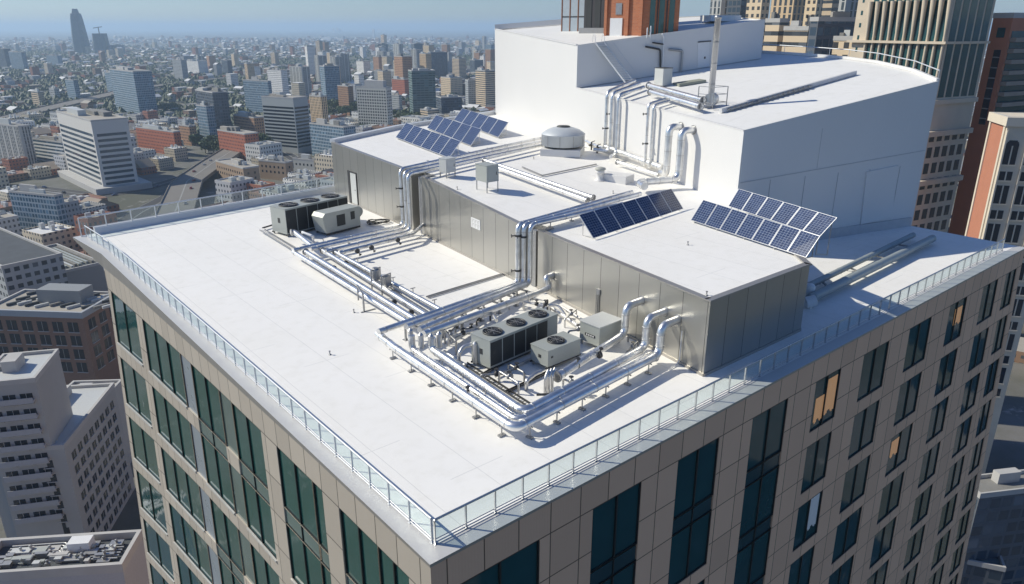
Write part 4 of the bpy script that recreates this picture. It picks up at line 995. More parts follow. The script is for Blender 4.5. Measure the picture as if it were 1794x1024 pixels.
# ------------------------------------------------------------------ upper deck
c = Dp(1244, 188); zc = deckz(c.x, c.y)-.06
r = empty('flue_stack', (c.x, c.y, zc)); tag(r, 'tall slim steel flue standing in a pipe cage on the upper deck', 'chimney')
m = MB(); m.lathe([(.29, .3), (.29, 8.1), (.33, 8.1), (.33, 8.35), (.29, 8.35)], n=20); m.build('flue', plain('flue_steel', (.5, .5, .5), .35, .7), r)
m = MB()
for z in (2.2, 4.1, 6.): m.lathe([(.305, z), (.305, z+.06)], n=20)
m.build('joint_band', M_STEEL, r)
m = MB(); m.tube([(-.25, -.1, .75), (.75, .3, .75)], .62, 20); m.build('fan_scroll', M_ALU2, r)
for k, (dx, dy) in enumerate([(-.9, -.9), (1.2, -1.0), (-.8, .9), (1.3, .9)]):
    m = MB(); m.bar((dx, dy, 0), (dx, dy, 2.0), .07); m.build('cage_post', M_STEEL, r)
m = MB()
for z in (.55, 1.3, 2.0): m.bar((-.9, -.9, z), (1.2, -1.0, z), .05); m.bar((1.2, -1.0, z), (1.3, .9, z), .05); m.bar((-.9, -.9, z), (-.8, .9, z), .05)
m.build('cage_rail', M_STEEL, r)
# long curb and cable tray across the deck
a = Dp(1262, 198); b = Dp(1498, 131); m = MB(); m.bar(a+Vector((0, 0, .2)), b+Vector((0, 0, .2)), .35, .4); o = m.build('deck_curb', plain('pale_curb', (.6, .6, .6)), None, a); tag(o, 'long low curb running diagonally across the upper white deck', 'curb')
m = MB(); n_ = 16
for k in range(n_): p = (a+Vector((.6, -.4, 0))).lerp(b+Vector((.3, -.5, 0)), (k+.5)/n_*.6); m.bar(p+Vector((-.2, -.15, .3)), p+Vector((.2, .15, .3)), .05, .25)
m.bar(a+Vector((.6, -.4, .3)), a.lerp(b, .6)+Vector((.6, -.4, .3)), .22, .06)
tag(m.build('cable_tray', M_STEEL, None, a), 'grey cable tray beside the curb on the upper deck', 'cable tray')
# white AC cabinet, mat, door, ladder on the penthouse side
pc = Dp(1145.6, 150); hh = Vp(1145.6, 122, pc)-deckz(pc.x, pc.y)
r = empty('cooling_cabinet', (pc.x, pc.y, deckz(pc.x, pc.y)-.05), ang(Dp(1145, 150), Dp(1169, 154))); tag(r, 'grey cooling cabinet with lit pale side standing by the ladder on the upper deck', 'air conditioner')
m = MB(); m.box(0, 1.5, 0, 1.3, .1, 1.95); m.build('cabinet', M_HVACL, r, None, .02)
m = MB(); m.box(-.03, 1.53, -.03, 1.33, 1.952, 2.02); m.build('lid', M_DSTEEL, r)
m = MB(); m.box(.0, 1.5, .05, .15, 0, .1); m.box(0, 1.5, 1.15, 1.25, 0, .1); m.build('skid', M_DSTEEL, r)
p = Dp(1208, 146); m = MB(); m.box(-1.6, 1.6, -.9, .9, 0, .3); o = m.build('access_platform', plain('khaki_mat', (.30, .31, .25)), None); o.location = (p.x, p.y, deckz(p.x, p.y)-.1); o.rotation_euler = (0, -math.atan(DK[0])*.8, RAD(-28)); tag(o, 'low khaki platform on the shaded part of the upper deck', 'platform')
def onp(px, py, off=.03):
    d = Vector((PC[0]-WP[0], PC[1]-WP[1], 0)).normalized(); nr = Vector((d.y, -d.x, 0)); P = Vector((WP[0], WP[1], 0))+nr*off
    return plane(px, py, P, P+d)
db = onp(1231, 112); dd = Vector((PC[0]-WP[0], PC[1]-WP[1], 0)).normalized()
base = deckz(db.x, db.y)
m = MB(); m.bar(db-dd*.75+Vector((0, 0, base+1.5-db.z)), db+dd*.75+Vector((0, 0, base+1.62-db.z)), .06, 2.9); m.build('door', M_WHITE, WB, OW).location = (0, 0, 0); o = bpy.data.objects['door.001'] if 'door.001' in bpy.data.objects else None
m = MB(); m.bar(db-dd*.85+Vector((0, 0, base+3.0-db.z)), db+dd*.85+Vector((0, 0, base+3.12-db.z)), .16, .12); m.bar(db+dd*.1+Vector((0, 0, base+1.2-db.z)), db+dd*.3+Vector((0, 0, base+1.2-db.z)), .1, .25)
m.build('door_trim', M_DSTEEL, WB, OW).location = (0, 0, 0)
lb = Dp(1083, 148); lt = onp(1041, 70, -.1); lt.z = phz(lt)
r = empty('roof_ladder', lb); tag(r, 'steep steel ladder with hoop handrails leaning up to the penthouse roof', 'ladder')
lb += Vector((.3, -1.1, 0)); lt += Vector((-.0, -.25, 0)); r.location = lb; V_ = lt-lb; side = Vector((1.0, -.5, 0))
for s_ in (0, 1):
    m = MB(); m.bar(side*s_, V_+side*s_, .1, .18); m.tube([V_+side*s_, V_+side*s_+Vector((-.1, .1, 1.0)), V_+side*s_+Vector((.3, .7, 1.05)), V_+side*s_+Vector((.5, 1.0, .1))], .035, 8, .4); m.build('stringer', M_WHITE, r)
m = MB()
for k in range(1, 17): p = V_*(k/17.); m.bar(p, p+side, .32, .07)
m.build('tread', M_WHITE, r)
m = MB(); m.tube([side*1.6+Vector((.4, -.2, 0)), V_+side*1.6+Vector((.4, -.2, 0))], .025, 6); m.build('guide_rail', M_RAILW, r)
# wall pipes by the penthouse corner
def pw(px, py, off=.25): return onp(px, py, off)
for k, (lab, pts, r_, mt) in enumerate([
    ('dark bracket pipe on the shaded penthouse wall turning down beside the cabinet', [(1131, 82), (1157, 87), (1157, 118)], .11, M_DSTEEL),
    ('pale drainpipe at the corner of the shaded penthouse wall', [(1160, 60), (1163, 64), (1161, 115)], .09, M_WHITE),
    ('grey pipe on the shaded wall beside the penthouse door', [(1172, 87), (1196, 89), (1192, 135)], .13, M_STEEL),
    ('short dark pipe stub high on the shaded penthouse wall', [(1143, 75), (1163, 78)], .09, M_DSTEEL)]):
    pipe(lab, [pw(*q_) for q_ in pts], r_, .3, mt, False, 'wall_pipe')
for k, (x_, lab) in enumerate([(1133, 'left'), (1139, 'right')]):
    a = pw(x_, 68, .15); pipe('thin white hooked vent pipe over the penthouse edge, %s one' % lab, [a, Vector((a.x, a.y, phz(a)+.9+.15*k)), Vector((a.x+.35, a.y+.25, phz(a)+.9+.15*k)), Vector((a.x+.35, a.y+.25, phz(a)+.1))], .06, .2, M_WHITE, False, 'vent_pipe')
# deck railing along the far edge
railing('glass_railing', 'distant thin railing along the far curved edge of the upper deck', [edge[0]]+edge[1:6], 1.0, 3.2, M_RAILW, .05, z=lambda p: dz_(p), glass=False)
# ================================================================== towers rising from the penthouse roof
M_BRK = brick('red_orange_brick', (.56, .20, .09), (.46, .15, .07), (.36, .27, .2), 1.1)
M_BRKD = brick('dark_red_brick', (.24, .10, .065), (.19, .08, .055), (.2, .15, .12), 1.1)
def phpt(px, py): p = PHp(px, py); return Vector((p.x, p.y, phz(p)-.12))
b0 = phpt(1060, 61); b1 = phpt(1123, 61); b2 = phpt(1188, 55)
r = empty('brick_tower', b1); tag(r, 'orange and dark red brick tower standing on the penthouse roof, cut by the frame', 'building')
db_ = (b0-b1); dr_ = (b2-b1); back = b0+dr_; TH_ = 14.
m = MB()
def bw(mb, P, Q, z0, z1, off=0.):
    a = P-b1; b = Q-b1; L = math.hypot(b.x-a.x, b.y-a.y); mb.quadf([(a.x, a.y, z0), (b.x, b.y, z0), (b.x, b.y, z1), (a.x, a.y, z1)], uv=[(0, 0), (L, 0), (L, z1-z0), (0, z1-z0)])
bw(m, b0, b1, -1.5, TH_); bw(m, b1, b2, -1.5, TH_); bw(m, b2, back, -1.5, TH_); bw(m, back, b0, -1.5, TH_); m.quadf([(p-b1).xy.to_3d()+Vector((0, 0, TH_)) for p in (b0, b1, b2, back)])
m.build('wall', M_BRK, r)
dl = db_.xy.to_3d().normalized(); dq = dr_.xy.to_3d().normalized(); nl = Vector((dl.y, -dl.x, 0)); 
if nl.dot(dq) > 0: nl = -nl
nq = -dl
Ll = db_.xy.length; Lr = dr_.xy.length
def tb(mb, d, n, t0, t1, z0, z1, off0, off1):
    a = d*t0+n*((off0+off1)/2); b = d*t1+n*((off0+off1)/2); mb.bar(a+Vector((0, 0, (z0+z1)/2)), b+Vector((0, 0, (z0+z1)/2)), off1-off0, z1-z0)
for f in (0., .37, .97):
    m = MB(); tb(m, dl, nl, Ll*f-.12, Ll*f+.25, -1., TH_, .0, .22); m.build('pier', M_BRK, r)
m = MB(); tb(m, dl, nl, Ll*.52, Ll*.86, -.6, 2.0, .02, .1); m.build('door', M_WHITE, r)
m = MB(); tb(m, dl, nl, Ll*.55, Ll*.72, 2.4, 3.7, .02, .07); m.build('window', M_STEEL, r)
for f in (.2, .45, .72):
    m = MB(); tb(m, dq, nq, Lr*f, Lr*(f+.14), .2, TH_-1, .01, .06); m.build('window', M_GLASS, r)
m = MB()
for f in (.38, .63): tb(m, dq, nq, Lr*f, Lr*(f+.03), .2, TH_-1, .02, .16)
m.build('downpipe', M_DSTEEL, r)
# darker service block and steel gantry to the left of it
s0 = phpt(1000, 44)-b1; s1 = phpt(1062, 50)-b1
r2 = empty('service_block', b0+dl*.3); tag(r2, 'dark recessed block with louvres between the brick tower and the glazed tower', 'building')
m = MB(); L3 = 8.; 
O3 = Vector((0, 0, 0)); ax = dl; ay = dq
def obx(mb, x0, x1, y0, y1, z0, z1):
    P = [ax*x+ay*y+Vector((0, 0, z)) for z in (z0, z1) for y in (y0, y1) for x in (x0, x1)]
    for q_ in ((0, 2, 3, 1), (4, 5, 7, 6), (0, 1, 5, 4), (1, 3, 7, 5), (3, 2, 6, 7), (2, 0, 4, 6)): mb.quadf([P[i] for i in q_][::-1])
obx(m, 0, 7, 3.5, 8, -2, TH_); m.build('wall', plain('dark_facade', (.06, .055, .055), .5), r2)
m = MB()
for k in range(5): obx(m, .6+k*1.3, 1.4+k*1.3, 3.42, 3.5, .5, TH_-1)
m.build('louvre', M_COIL, r2)
m = MB(); obx(m, 0, 7, 2.9, 3.5, -2., .9); m.build('plinth', plain('grey_plinth', (.3, .3, .3)), r2)
r3 = empty('glazed_tower', b0+dl*8.5+dq*6); tag(r3, 'tower with pale glazed bays and rust-brown posts at the left end of the penthouse roof', 'building')
m = MB(); obx(m, 0, 5.2, 0, 5, -3, TH_); m.build('wall', plain('pale_glazing', (.45, .5, .53), .2), r3)
for k in range(5):
    m = MB(); obx(m, k*1.28, k*1.28+.13, -.08, 0, -2, TH_); m.build('post', plain('rust_post', (.25, .11, .06)), r3)
m = MB()
for z in (2.2, 5.2, 8.2): obx(m, 0, 5.2, -.05, 0.02, z, z+.15)
m.build('transom', M_DSTEEL, r3)
c = phpt(1016, 50); r4 = empty('cooling_unit', c+Vector((-.3, -.3, 0)), RAD(-50)); tag(r4, 'grey raised cooling cabinet on posts on the penthouse roof in front of the dark block', 'air conditioner')
m = MB(); m.box(0, 1.5, 0, 1.0, 1.7, 3.0); m.build('cabinet', plain('warm_grey_casing', (.42, .40, .37)), r4, None, .02)
m = MB(); m.box(-.08, 1.58, -.08, 1.08, 3.002, 3.1); m.build('lid', M_HVACL, r4)
for a, b in ((.1, .1), (1.4, .1), (.1, .9), (1.4, .9)):
    m = MB(); m.bar((a, b, 0), (a, b, 1.7), .1); m.build('leg', M_STEEL, r4)
m = MB(); m.box(-.4, 1.9, -.3, 1.3, .0, .12); m.build('base', plain('rusty_base', (.2, .13, .1)), r4)
c = phpt(1262, 36); m = MB(); m.box(-2.2, 2.2, -1.2, 1.2, 0, .7); o = m.build('roof_box', M_ROOF2); o.location = c; o.rotation_euler.z = RAD(-20); tag(o, 'low white box on the sunny far end of the penthouse roof', 'roof box')
# ================================================================== city
CANG = -YAW        # direction of the picture's right in the place's frame
def geom(xl, xc, xr, yb, yt, ang_, gz=GZ):
    C = Zp(xc, yb, gz); a = CANG+RAD(ang_); dx = Vector((math.cos(a), math.sin(a), 0)); dy = Vector((-dx.y, dx.x, 0))
    pl = plane(xl, yb, C, C+dx); w = (pl-C).xy.length
    prr = plane(xr, yb, C, C+dy); d = (prr-C).xy.length if xr > xc else w*.6
    if (prr-C).dot(dy) < 0 or d > 5*w: d = w
    return C, a, w, max(6., min(d, 90)), Vp(xc, yt, C)-gz
def block(name, label, C, a, w, d, h, mat, roofmat=None, cat='building', group=None, units=2, plinth=0, crown=0., taper=None, par=1.0):
    """front face: x -w..0 at y 0; side face: y 0..d at x 0"""
    r = empty(name, C, a); tag(r, label, cat, group)
    m = MB(); m.box(-w, 0, 0, d, 0, h); m.build('wall', mat, r)
    m = MB(); t = min(.6, w*.04); m.box(-w-.15, .15, -.15, t, h-.3, h+par); m.box(-w-.15, .15, d-t, d+.15, h-.3, h+par); m.box(-w-.15, -w+t, t, d-t, h-.3, h+par); m.box(-t, .15, t, d-t, h-.3, h+par)
    m.build('parapet', PARM, r)
    m = MB(); m.box(-w+t, -t, t, d-t, h+.05, h+.12); m.build('roof', roofmat or M_GRAVEL, r)
    for k in range(units):
        sx = R.uniform(.15, .35)*w; sy = R.uniform(.2, .4)*d; x = -R.uniform(.15, .85)*(w-sx)-sx*.5; y = R.uniform(.1, .9)*(d-sy)
        x = max(-w+1+sx, min(-1, x)); hh = R.uniform(1.8, 5.) if k else R.uniform(3, 6)
        m = MB(); m.box(x-sx, x, max(1, y), min(d-1, y+sy), h+.1, h+hh*(.6 if w < 20 else 1)); m.build('roof_unit', R.choice([M_HVACL, PARM, M_GRAVEL, M_BEIGEROOF]), r)
    return r
PARM = plain('pale_concrete', (.46, .45, .43), .85, 0, .15, .3)
def windows_real(r, w, d, h, bw_, sz, ww_, wh, glass, faces=('f', 's'), z0=3., frame=None, ribbon=False, limit=100, mg=1.2, sills=False):
    n = 0; rest = MB()
    for f in faces:
        L = w if f == 'f' else d; nc = max(1, int((L-2*mg)/bw_)); st_ = (L-2*mg)/nc
        rows = int((h-z0-1)/sz)
        for j in range(rows):
            z = h-2.2-(j+1)*sz+(sz-wh)/2
            cols = [(mg, L-mg)] if ribbon else [(mg+i*st_+(st_-ww_)/2, mg+i*st_+(st_+ww_)/2) for i in range(nc)]
            for (u0, u1) in cols:
                m = MB() if n < limit else rest
                if f == 'f': m.box(-L+u0, -L+u1, -.06, .03, z, z+wh)
                else: m.box(-.03, .06, u0, u1, z, z+wh)
                if n < limit:
                    wo = m.build('window', glass, r)
                    if sills:
                        m = MB(); z_ = z-.12
                        if f == 'f': m.box(-L+u0-.12, -L+u1+.12, -.28, -.0, z_-.1, z_+.1); um = (u0+u1)/2; m.box(-L+um-.05, -L+um+.05, -.1, -.05, z+.0, z+wh)
                        else: m.box(.0, .28, u0-.12, u1+.12, z_-.1, z_+.1); um = (u0+u1)/2; m.box(.05, .1, um-.05, um+.05, z, z+wh)
                        m.build('frame', PARM, wo)
                n += 1
    if rest.f: tag(rest.build('window', glass, r), kind='stuff')
G_BL = glassy('blue_far_glass', (.03, .06, .09), .1, .02); G_DK = glassy('dark_far_glass', (.015, .02, .025), .12, .02)
FM = dict(
 white_grid=facade('white_grid_facade', (.72, .70, .66), (.04, .05, .06), 3., 3.4, .5, .45),
 beige_grid=facade('beige_grid_facade', (.60, .49, .35), (.05, .05, .05), 3.2, 3.4, .5, .5),
 tan_vert=facade('tan_vertical_facade', (.58, .44, .29), (.04, .045, .05), 2.8, 3.2, .5, .85),
 brown=facade('brown_facade', (.36, .22, .14), (.04, .04, .045), 3., 3.3, .5, .5),
 red=facade('red_brick_facade', (.36, .14, .09), (.03, .035, .04), 3., 3.4, .42, .45),
 grey=facade('grey_facade', (.33, .34, .34), (.04, .05, .06), 3.2, 3.4, .6, .5),
 greyv=facade('grey_striped_facade', (.38, .38, .36), (.03, .04, .05), 2.6, 3.3, .5, .9, vert=.25),
 dark=facade('dark_glass_facade', (.09, .10, .115), (.03, .05, .075), 3., 3.5, .8, .7),
 blue=facade('blue_glass_facade', (.28, .33, .37), (.045, .10, .15), 2.6, 3.4, .75, .7),
 green=facade('green_glass_facade', (.14, .18, .17), (.03, .07, .075), 6., 3.4, .9, .55),
 ribbon=facade('ribbon_facade', (.42, .44, .43), (.03, .04, .05), 3., 3.4, .5, .5, ribbon=True),
 tanrib=facade('tan_ribbon_facade', (.54, .44, .32), (.04, .045, .05), 3., 3.3, .5, .42, ribbon=True),
 white_rib=facade('white_ribbon_facade', (.62, .62, .60), (.04, .07, .1), 3., 3.4, .5, .5, ribbon=True),
)
CT = [ # xl, xc, xr, ybase, ytop, angle, style, label
 (433, 476, 480, 206, 143, -22, 'blue', 'white framed blue glass slab, leftmost of the mid-distance towers'),
 (473, 497, 508, 174, 124, -25, 'white_grid', 'narrow white tower behind the blue glass slab'),
 (512, 533, 547, 172, 118, -30, 'greyv', 'grey tower with vertical stripes and twin shafts'),
 (566, 574, 600, 192, 117, -45, 'blue', 'tall blue glass tower with one bright white edge'),
 (548, 568, 578, 238, 170, -28, 'tan_vert', 'tan tower with vertical window strips beside the grey banded block'),
 (595, 613, 622, 203, 152, -30, 'brown', 'brown stone tower with a stepped top'),
 (687, 700, 705, 194, 168, -30, 'grey', 'short grey tower right of the white grid tower'),
 (719, 725, 765, 212, 125, -60, 'green', 'green glass tower with dark bands, tallest before the solar panels'),
 (688, 710, 718, 172, 140, -30, 'red', 'deep red brick block behind the green glass tower'),
 (626, 638, 650, 135, 108, -35, 'white_grid', 'small white tower in the middle distance'),
 (656, 672, 678, 144, 125, -30, 'grey', 'low grey slab beside the small white tower'),
 (678, 700, 709, 144, 126, -30, 'grey', 'second low grey slab, right of its neighbour'),
 (658, 664, 681, 106, 78, -50, 'dark', 'dark tower with one pale edge far off, left of three alike'),
 (691, 701, 708, 122, 78, -35, 'greyv', 'slim far grey tower, middle of three alike'),
 (722, 727, 744, 112, 77, -50, 'dark', 'dark far tower with a tan left face, right of three alike'),
 (705, 714, 728, 130, 110, -40, 'grey', 'squat grey block below the far dark tower'),
 (733, 742, 750, 122, 97, -35, 'beige_grid', 'small beige tower left of the black tower'),
 (751, 756, 785, 140, 92, -55, 'dark', 'broad black glass tower with a tan left edge'),
 (783, 787, 793, 132, 93, -40, 'grey', 'very slim grey tower right of the black tower'),
 (793, 805, 817, 143, 103, -38, 'tanrib', 'salmon-beige tower with ornate top'),
 (773, 790, 811, 174, 137, -40, 'beige_grid', 'cream apartment tower with white balconies'),
 (765, 774, 810, 206, 172, -58, 'dark', 'wide dark grey block behind the solar panels'),
 (737, 750, 770, 218, 194, -40, 'tanrib', 'low sand-coloured block just above the solar panels'),
 (816, 821, 836, 190, 141, -48, 'grey', 'grey-brown tower left of the beige banded tower'),
 (834, 851, 868, 194, 125, -40, 'tanrib', 'beige tower with dark bands right beside the white block'),
 (824, 832, 847, 132, 106, -45, 'dark', 'dark tower behind the salmon-beige tower'),
 (841, 848, 856, 127, 99, -38, 'white_grid', 'slim white tower close to the white block'),
 (855, 861, 869, 128, 104, -38, 'beige_grid', 'cream tower partly hidden by the white block'),
 (830, 836, 842, 110, 89, -38, 'beige_grid', 'slender cream tower on the far right of the skyline'),
 (773, 779, 788, 95, 78, -40, 'grey', 'far grey tower, left of the distant pair'),
 (804, 809, 816, 95, 75, -40, 'grey', 'far grey tower, right of the distant pair'),
 (548, 606, 627, 282, 224, -28, 'blue', 'low blue glass office block next to the steel wall'),
 (388, 434, 458, 284, 236, -30, 'red', 'nearer red brick apartment complex'),
 (415, 450, 470, 254, 207, -30, 'brown', 'brown brick apartment block behind the red complex'),
 (206, 246, 278, 203, 126, -35, 'blue', 'white and blue office tower with chamfered top, behind the white striped one'),
 (190, 203, 208, 168, 128, -30, 'blue', 'small glassy block hugging the left of the white and blue tower'),
 (355, 384, 410, 252, 163, -38, 'dark', 'dark glass tower with sloping shoulders'),
 (353, 370, 384, 254, 187, -30, 'blue', 'lower pale glass annexe in front of the dark glass tower'),
 (307, 322, 332, 143, 106, -30, 'grey', 'hazy grey block, left of the central pair'),
 (330, 350, 366, 133, 108, -30, 'white_grid', 'hazy pale arch-like block, right of the central pair'),
 (391, 401, 409, 134, 106, -35, 'dark', 'small dark block above the red rooftops'),
 (246, 310, 322, 274, 232, -25, 'red', 'low brown brick block right of the white striped tower'),
 (318, 336, 348, 256, 222, -25, 'brown', 'small brown block behind the low brick block'),
 (122, 136, 144, 182, 141, -30, 'blue', 'thin pale tower in the left haze'),
 (60, 72, 82, 190, 162, -30, 'tanrib', 'squat pale block in the left haze'),
 (90, 99, 108, 178, 156, -30, 'grey', 'little grey block between two hazy towers'),
 (-40, 48, 68, 296, 222, -20, 'greyv', 'wide dark grey slab at the left edge of the picture'),
 (68, 117, 126, 293, 250, -20, 'white_rib', 'low white and glass block behind the striped tower'),
 (36, 112, 122, 424, 343, -10, 'blue', 'white-roofed block with blue glass front at the left, near the roof corner'),
 (165, 194, 200, 98, 80, -10, 'grey', 'hazy low block under the second distant skyscraper'),
 (198, 213, 221, 98, 80, -10, 'grey', 'hazy low block to the right of the distant skyscrapers'),
 (-20, 14, 26, 122, 86, -20, 'dark', 'hazy blue-grey block at the far left, lower of two'),
 (22, 44, 52, 126, 92, -20, 'blue', 'hazy blue glass block at the far left'),
 (84, 104, 112, 118, 98, -20, 'blue', 'hazy blue block in front of the distant skyscraper'),
]
FOOT = []
for (xl, xc, xr, yb, yt, a_, sty, lab) in CT:
    C, a, w, d, h = geom(xl, xc, xr, yb, yt, a_-10)
    FOOT.append((C, a, w, d))
    block('city_tower', lab, C, a, w, d, h, FM[sty], M_BEIGEROOF if sty in ('red', 'brown', 'tanrib') else M_GRAVEL, units=3)
# grey banded office, white grid tower, white striped tower: real windows
C, a, w, d, h = geom(469, 523, 548, 270, 173, -28); FOOT.append((C, a, w, d))
r = block('office_tower', 'grey office tower with dark ribbon windows and gravel roof, nearest of the mid-distance', C, a, w, d, h, plain('grey_precast', (.40, .42, .41), .7), M_BEIGEROOF, units=4)
windows_real(r, w, d, h-6, 3, 3.7, 2, 2.0, G_DK, ribbon=True, mg=.8)
C, a, w, d, h = geom(630, 681, 690, 240, 155, -24); FOOT.append((C, a, w, d))
r = block('apartment_tower', 'cream-white tower with a regular grid of square windows and a box on top', C, a, w, d, h, plain('cream_precast', (.60, .58, .51), .8), M_GRAVEL, units=0)
m = MB(); m.box(-w*.75, -w*.12, d*.2, d*.8, h+.1, h+8.5); m.build('roof_house', PARM, r)
windows_real(r, w, d, h, w/13., 3.6, w/13*.58, 2.0, G_DK, mg=.6)
C, a, w, d, h = geom(128, 183, 246, 338, 212, -46); FOOT.append((C, a, w, d))
r = block('office_tower', 'tall white office tower with dark horizontal stripes on both faces, left of centre', C, a, w, d, h, plain('white_precast', (.62, .60, .56), .7), M_BEIGEROOF, units=3)
windows_real(r, w, d, h-7, 3, 4.4, 2, 2.2, G_BL, ribbon=True, mg=2.5)
m = MB(); m.box(-w-6, 8, -8, d+8, 0, 5.); m.build('podium', PARM, r)
# low brick blocks under the far railing
for (xl, xc, xr, yb, yt, a_, sty, lab) in [(457, 503, 516, 318, 286, -25, 'brown', 'low tan brick block with a row of round-headed windows'), (516, 552, 563, 306, 282, -25, 'grey', 'low white block with arched windows beside the tan brick block'), (384, 430, 458, 330, 296, -45, 'brown', 'low block with a sand-coloured roof above the far railing')]:
    C, a, w, d, h = geom(xl, xc, xr, yb, yt, a_); FOOT.append((C, a, w, d))
    r = block('low_block', lab, C, a, w, d, h, plain('low_'+sty, {'brown': (.36, .26, .18), 'grey': (.5, .5, .47)}[sty], .85), M_BEIGEROOF, units=4)
    windows_real(r, w, d, h, 4.2, 4.5, 1.7, 2.0, G_DK)
# distant skyscrapers
def tapered(lab, xc, half, yb, yt, prof, a_=20):
    C = Zp(xc, yb, GZ); s_ = (C-Vector(CAM)).xy.length/F_; h = Vp(xc, yt, C)-GZ; r = empty('skyscraper', C, CANG+RAD(a_)); tag(r, lab, 'skyscraper'); m = MB(); rings = []
    for (f, ww_) in prof:
        k = half*s_*ww_; c_ = k*.35; rings.append([(-k, -k+c_, h*f), (-k+c_, -k, h*f), (k-c_, -k, h*f), (k, -k+c_, h*f), (k, k-c_, h*f), (k-c_, k, h*f), (-k+c_, k, h*f), (-k, k-c_, h*f)])
    m.rings(rings, smooth=False); m.build('tower', FM['dark'], r); return r, h, s_
r, h, s_ = tapered('very tall tapering skyscraper on the horizon at the left', 146, 9.5, 97, 16, [(0, 1.02), (.35, .93), (.8, .70), (.9, .60), (.905, .42), (1, .30)], 0)
r, h, s_ = tapered('shorter flat-topped skyscraper with a crane beside the tall tapering one', 181, 9.5, 98, 59, [(0, 1.05), (.98, .86), (1, .86)], 0)
m = MB(); m.bar((0, 0, h), (0, 0, h+30), 3); m.bar((-25, 0, h+24), (18, 0, h+30), 3); m.build('crane', M_DSTEEL, r)
# far white landmark clusters near the horizon
for k, (px, yb, yt, wv) in enumerate([(655, 66, 52, 2), (585, 58, 50, 2), (592, 58, 49, 2), (597, 58, 51, 2), (575, 72, 66, 9), (594, 72, 68, 7), (567, 57, 53, 3), (664, 57, 51, 2), (672, 57, 51, 2), (515, 55, 53, 5), (738, 56, 50, 1)]):
    C = Zp(px, yb, GZ); s_ = (C-Vector(CAM)).xy.length/F_; h = Vp(px, yt, C)-GZ
    r = empty('far_building', C, CANG-.4); tag(r, 'white speck of a building far off near the horizon, number %d from the railing side' % (k+1), 'building', 'white buildings near the horizon')
    m = MB(); q_ = wv*s_; m.box(-q_, q_, -q_*.6, q_*.6, 0, h); m.box(-q_*.5, q_*.4, -q_*.3, q_*.3, h, h*1.08); m.build('tower', plain('far_wall_white', (.8, .8, .78)), r)  # one even white for the walls of all these buildings
def near_foot(x, y, rad):
    for (C, a, w, d) in FOOT:
        if math.hypot(x-C.x, y-C.y) < rad+.6*max(w, d): return True
    return False
RT = random.Random(44); nt = 0
for _ in range(600):
    if nt >= 46: break
    px = RT.uniform(560, 866); yb = RT.uniform(84, 168)
    if RT.random() < .25: px = RT.uniform(300, 560); yb = RT.uniform(100, 150)
    C = Zp(px, yb, GZ); s_ = (C-Vector(CAM)).xy.length/F_
    if near_foot(C.x, C.y, 26): continue
    w = RT.uniform(16, 30); d = RT.uniform(14, 26); h = RT.uniform(30, 85); a = CANG+RAD(RT.uniform(-55, -35)); FOOT.append((C, a, w, d)); nt += 1
    block('apartment_tower', 'mid-rise apartment tower in the thick cluster beyond the solar panels', C, a, w, d, h, FM[RT.choice(['white_grid', 'white_grid', 'beige_grid', 'beige_grid', 'tanrib', 'greyv', 'blue', 'brown', 'tan_vert'])], M_GRAVEL, group='mid-rise towers beyond the solar panels', units=2)
# ------------------------------------------------------------------ left foreground neighbours
def corner_block(name, label, cpx, cpy, zroof, lx, rx, ang_, mat, roofmat, depth=None, units=2, par=.9, zbase=GZ):
    "roof corner seen at cpx,cpy with its roof at zroof"
    C = Zp(cpx, cpy, zroof); a = CANG+RAD(ang_); dx = Vector((math.cos(a), math.sin(a), 0)); dy = Vector((-dx.y, dx.x, 0))
    w = abs((plane(lx[0], lx[1], C, C+dx)-C).dot(dx)); d = abs((plane(rx[0], rx[1], C, C+dy)-C).dot(dy)) if depth is None else depth
    B = Vector((C.x, C.y, zbase)); FOOT.append((B, a, w, d))
    return block(name, label, B, a, w, d, zroof-zbase, mat, roofmat, units=units, par=par), w, d, zroof-zbase
G_WD = glassy('grey_window_glass', (.03, .035, .045), .12, .03)
r, w, d, h = corner_block('brick_block', 'brown brick commercial block with sand-coloured roof, left of the main building', 143, 552, -72, (-30, 548), (205, 512), -5, brick('warehouse_brick', (.30, .17, .12), (.24, .14, .10), (.3, .25, .2), .8), M_BEIGEROOF, units=0)
windows_real(r, w, d, h, 5.0, 5.0, 3.7, 3.6, G_WD, z0=h-24, sills=True)
m = MB(); m.box(-w-.5, .5, -.5, .3, h-1.2, h+.95); m.box(-.3, .5, .3, d, h-1.2, h+.95); m.build('cornice', plain('grey_cornice', (.36, .38, .40)), r)
m = MB(); m.box(-w*.62, -6, d*.45, d*.8, h+.1, h+5.); m.build('roof_house', plain('grey_roof_house', (.27, .28, .28)), r)
for k in range(30):
    m = MB(); x = -w+4+(k % 10)*4.0+R.uniform(-.8, .8); y = 5+(k//10)*5.5+R.uniform(-1, 1); m.bar((x, y, h+.6), (x+2.6, y+3.6, h+.6), .8, .9); m.build('roof_unit', R.choice([M_DARKROOF, M_HVACL, M_GRAVEL]), r)
r, w, d, h = corner_block('apartment_block', 'pale grey apartment block with balcony rows, tall slab at the left edge', 62, 668, -58, (-40, 690), (102, 614), 14, plain('weathered_pale_render', (.40, .395, .38), .8, 0, .15, .1), M_HVACL, units=2)
windows_real(r, w, d, h, 3.2, 4.0, 2.6, 2.6, G_WD, faces=('f',), z0=h-40, mg=.8, sills=True)
for j in range(9):
    m = MB(); m.box(-w+1, -1, -1.2, -.02, h-5-4*j, h-4.4-4*j); m.box(-w+1, -1, -1.2, -1.1, h-4.4-4*j, h-3.6-4*j); m.build('balcony', plain('balcony_grey', (.4, .4, .42)), r)
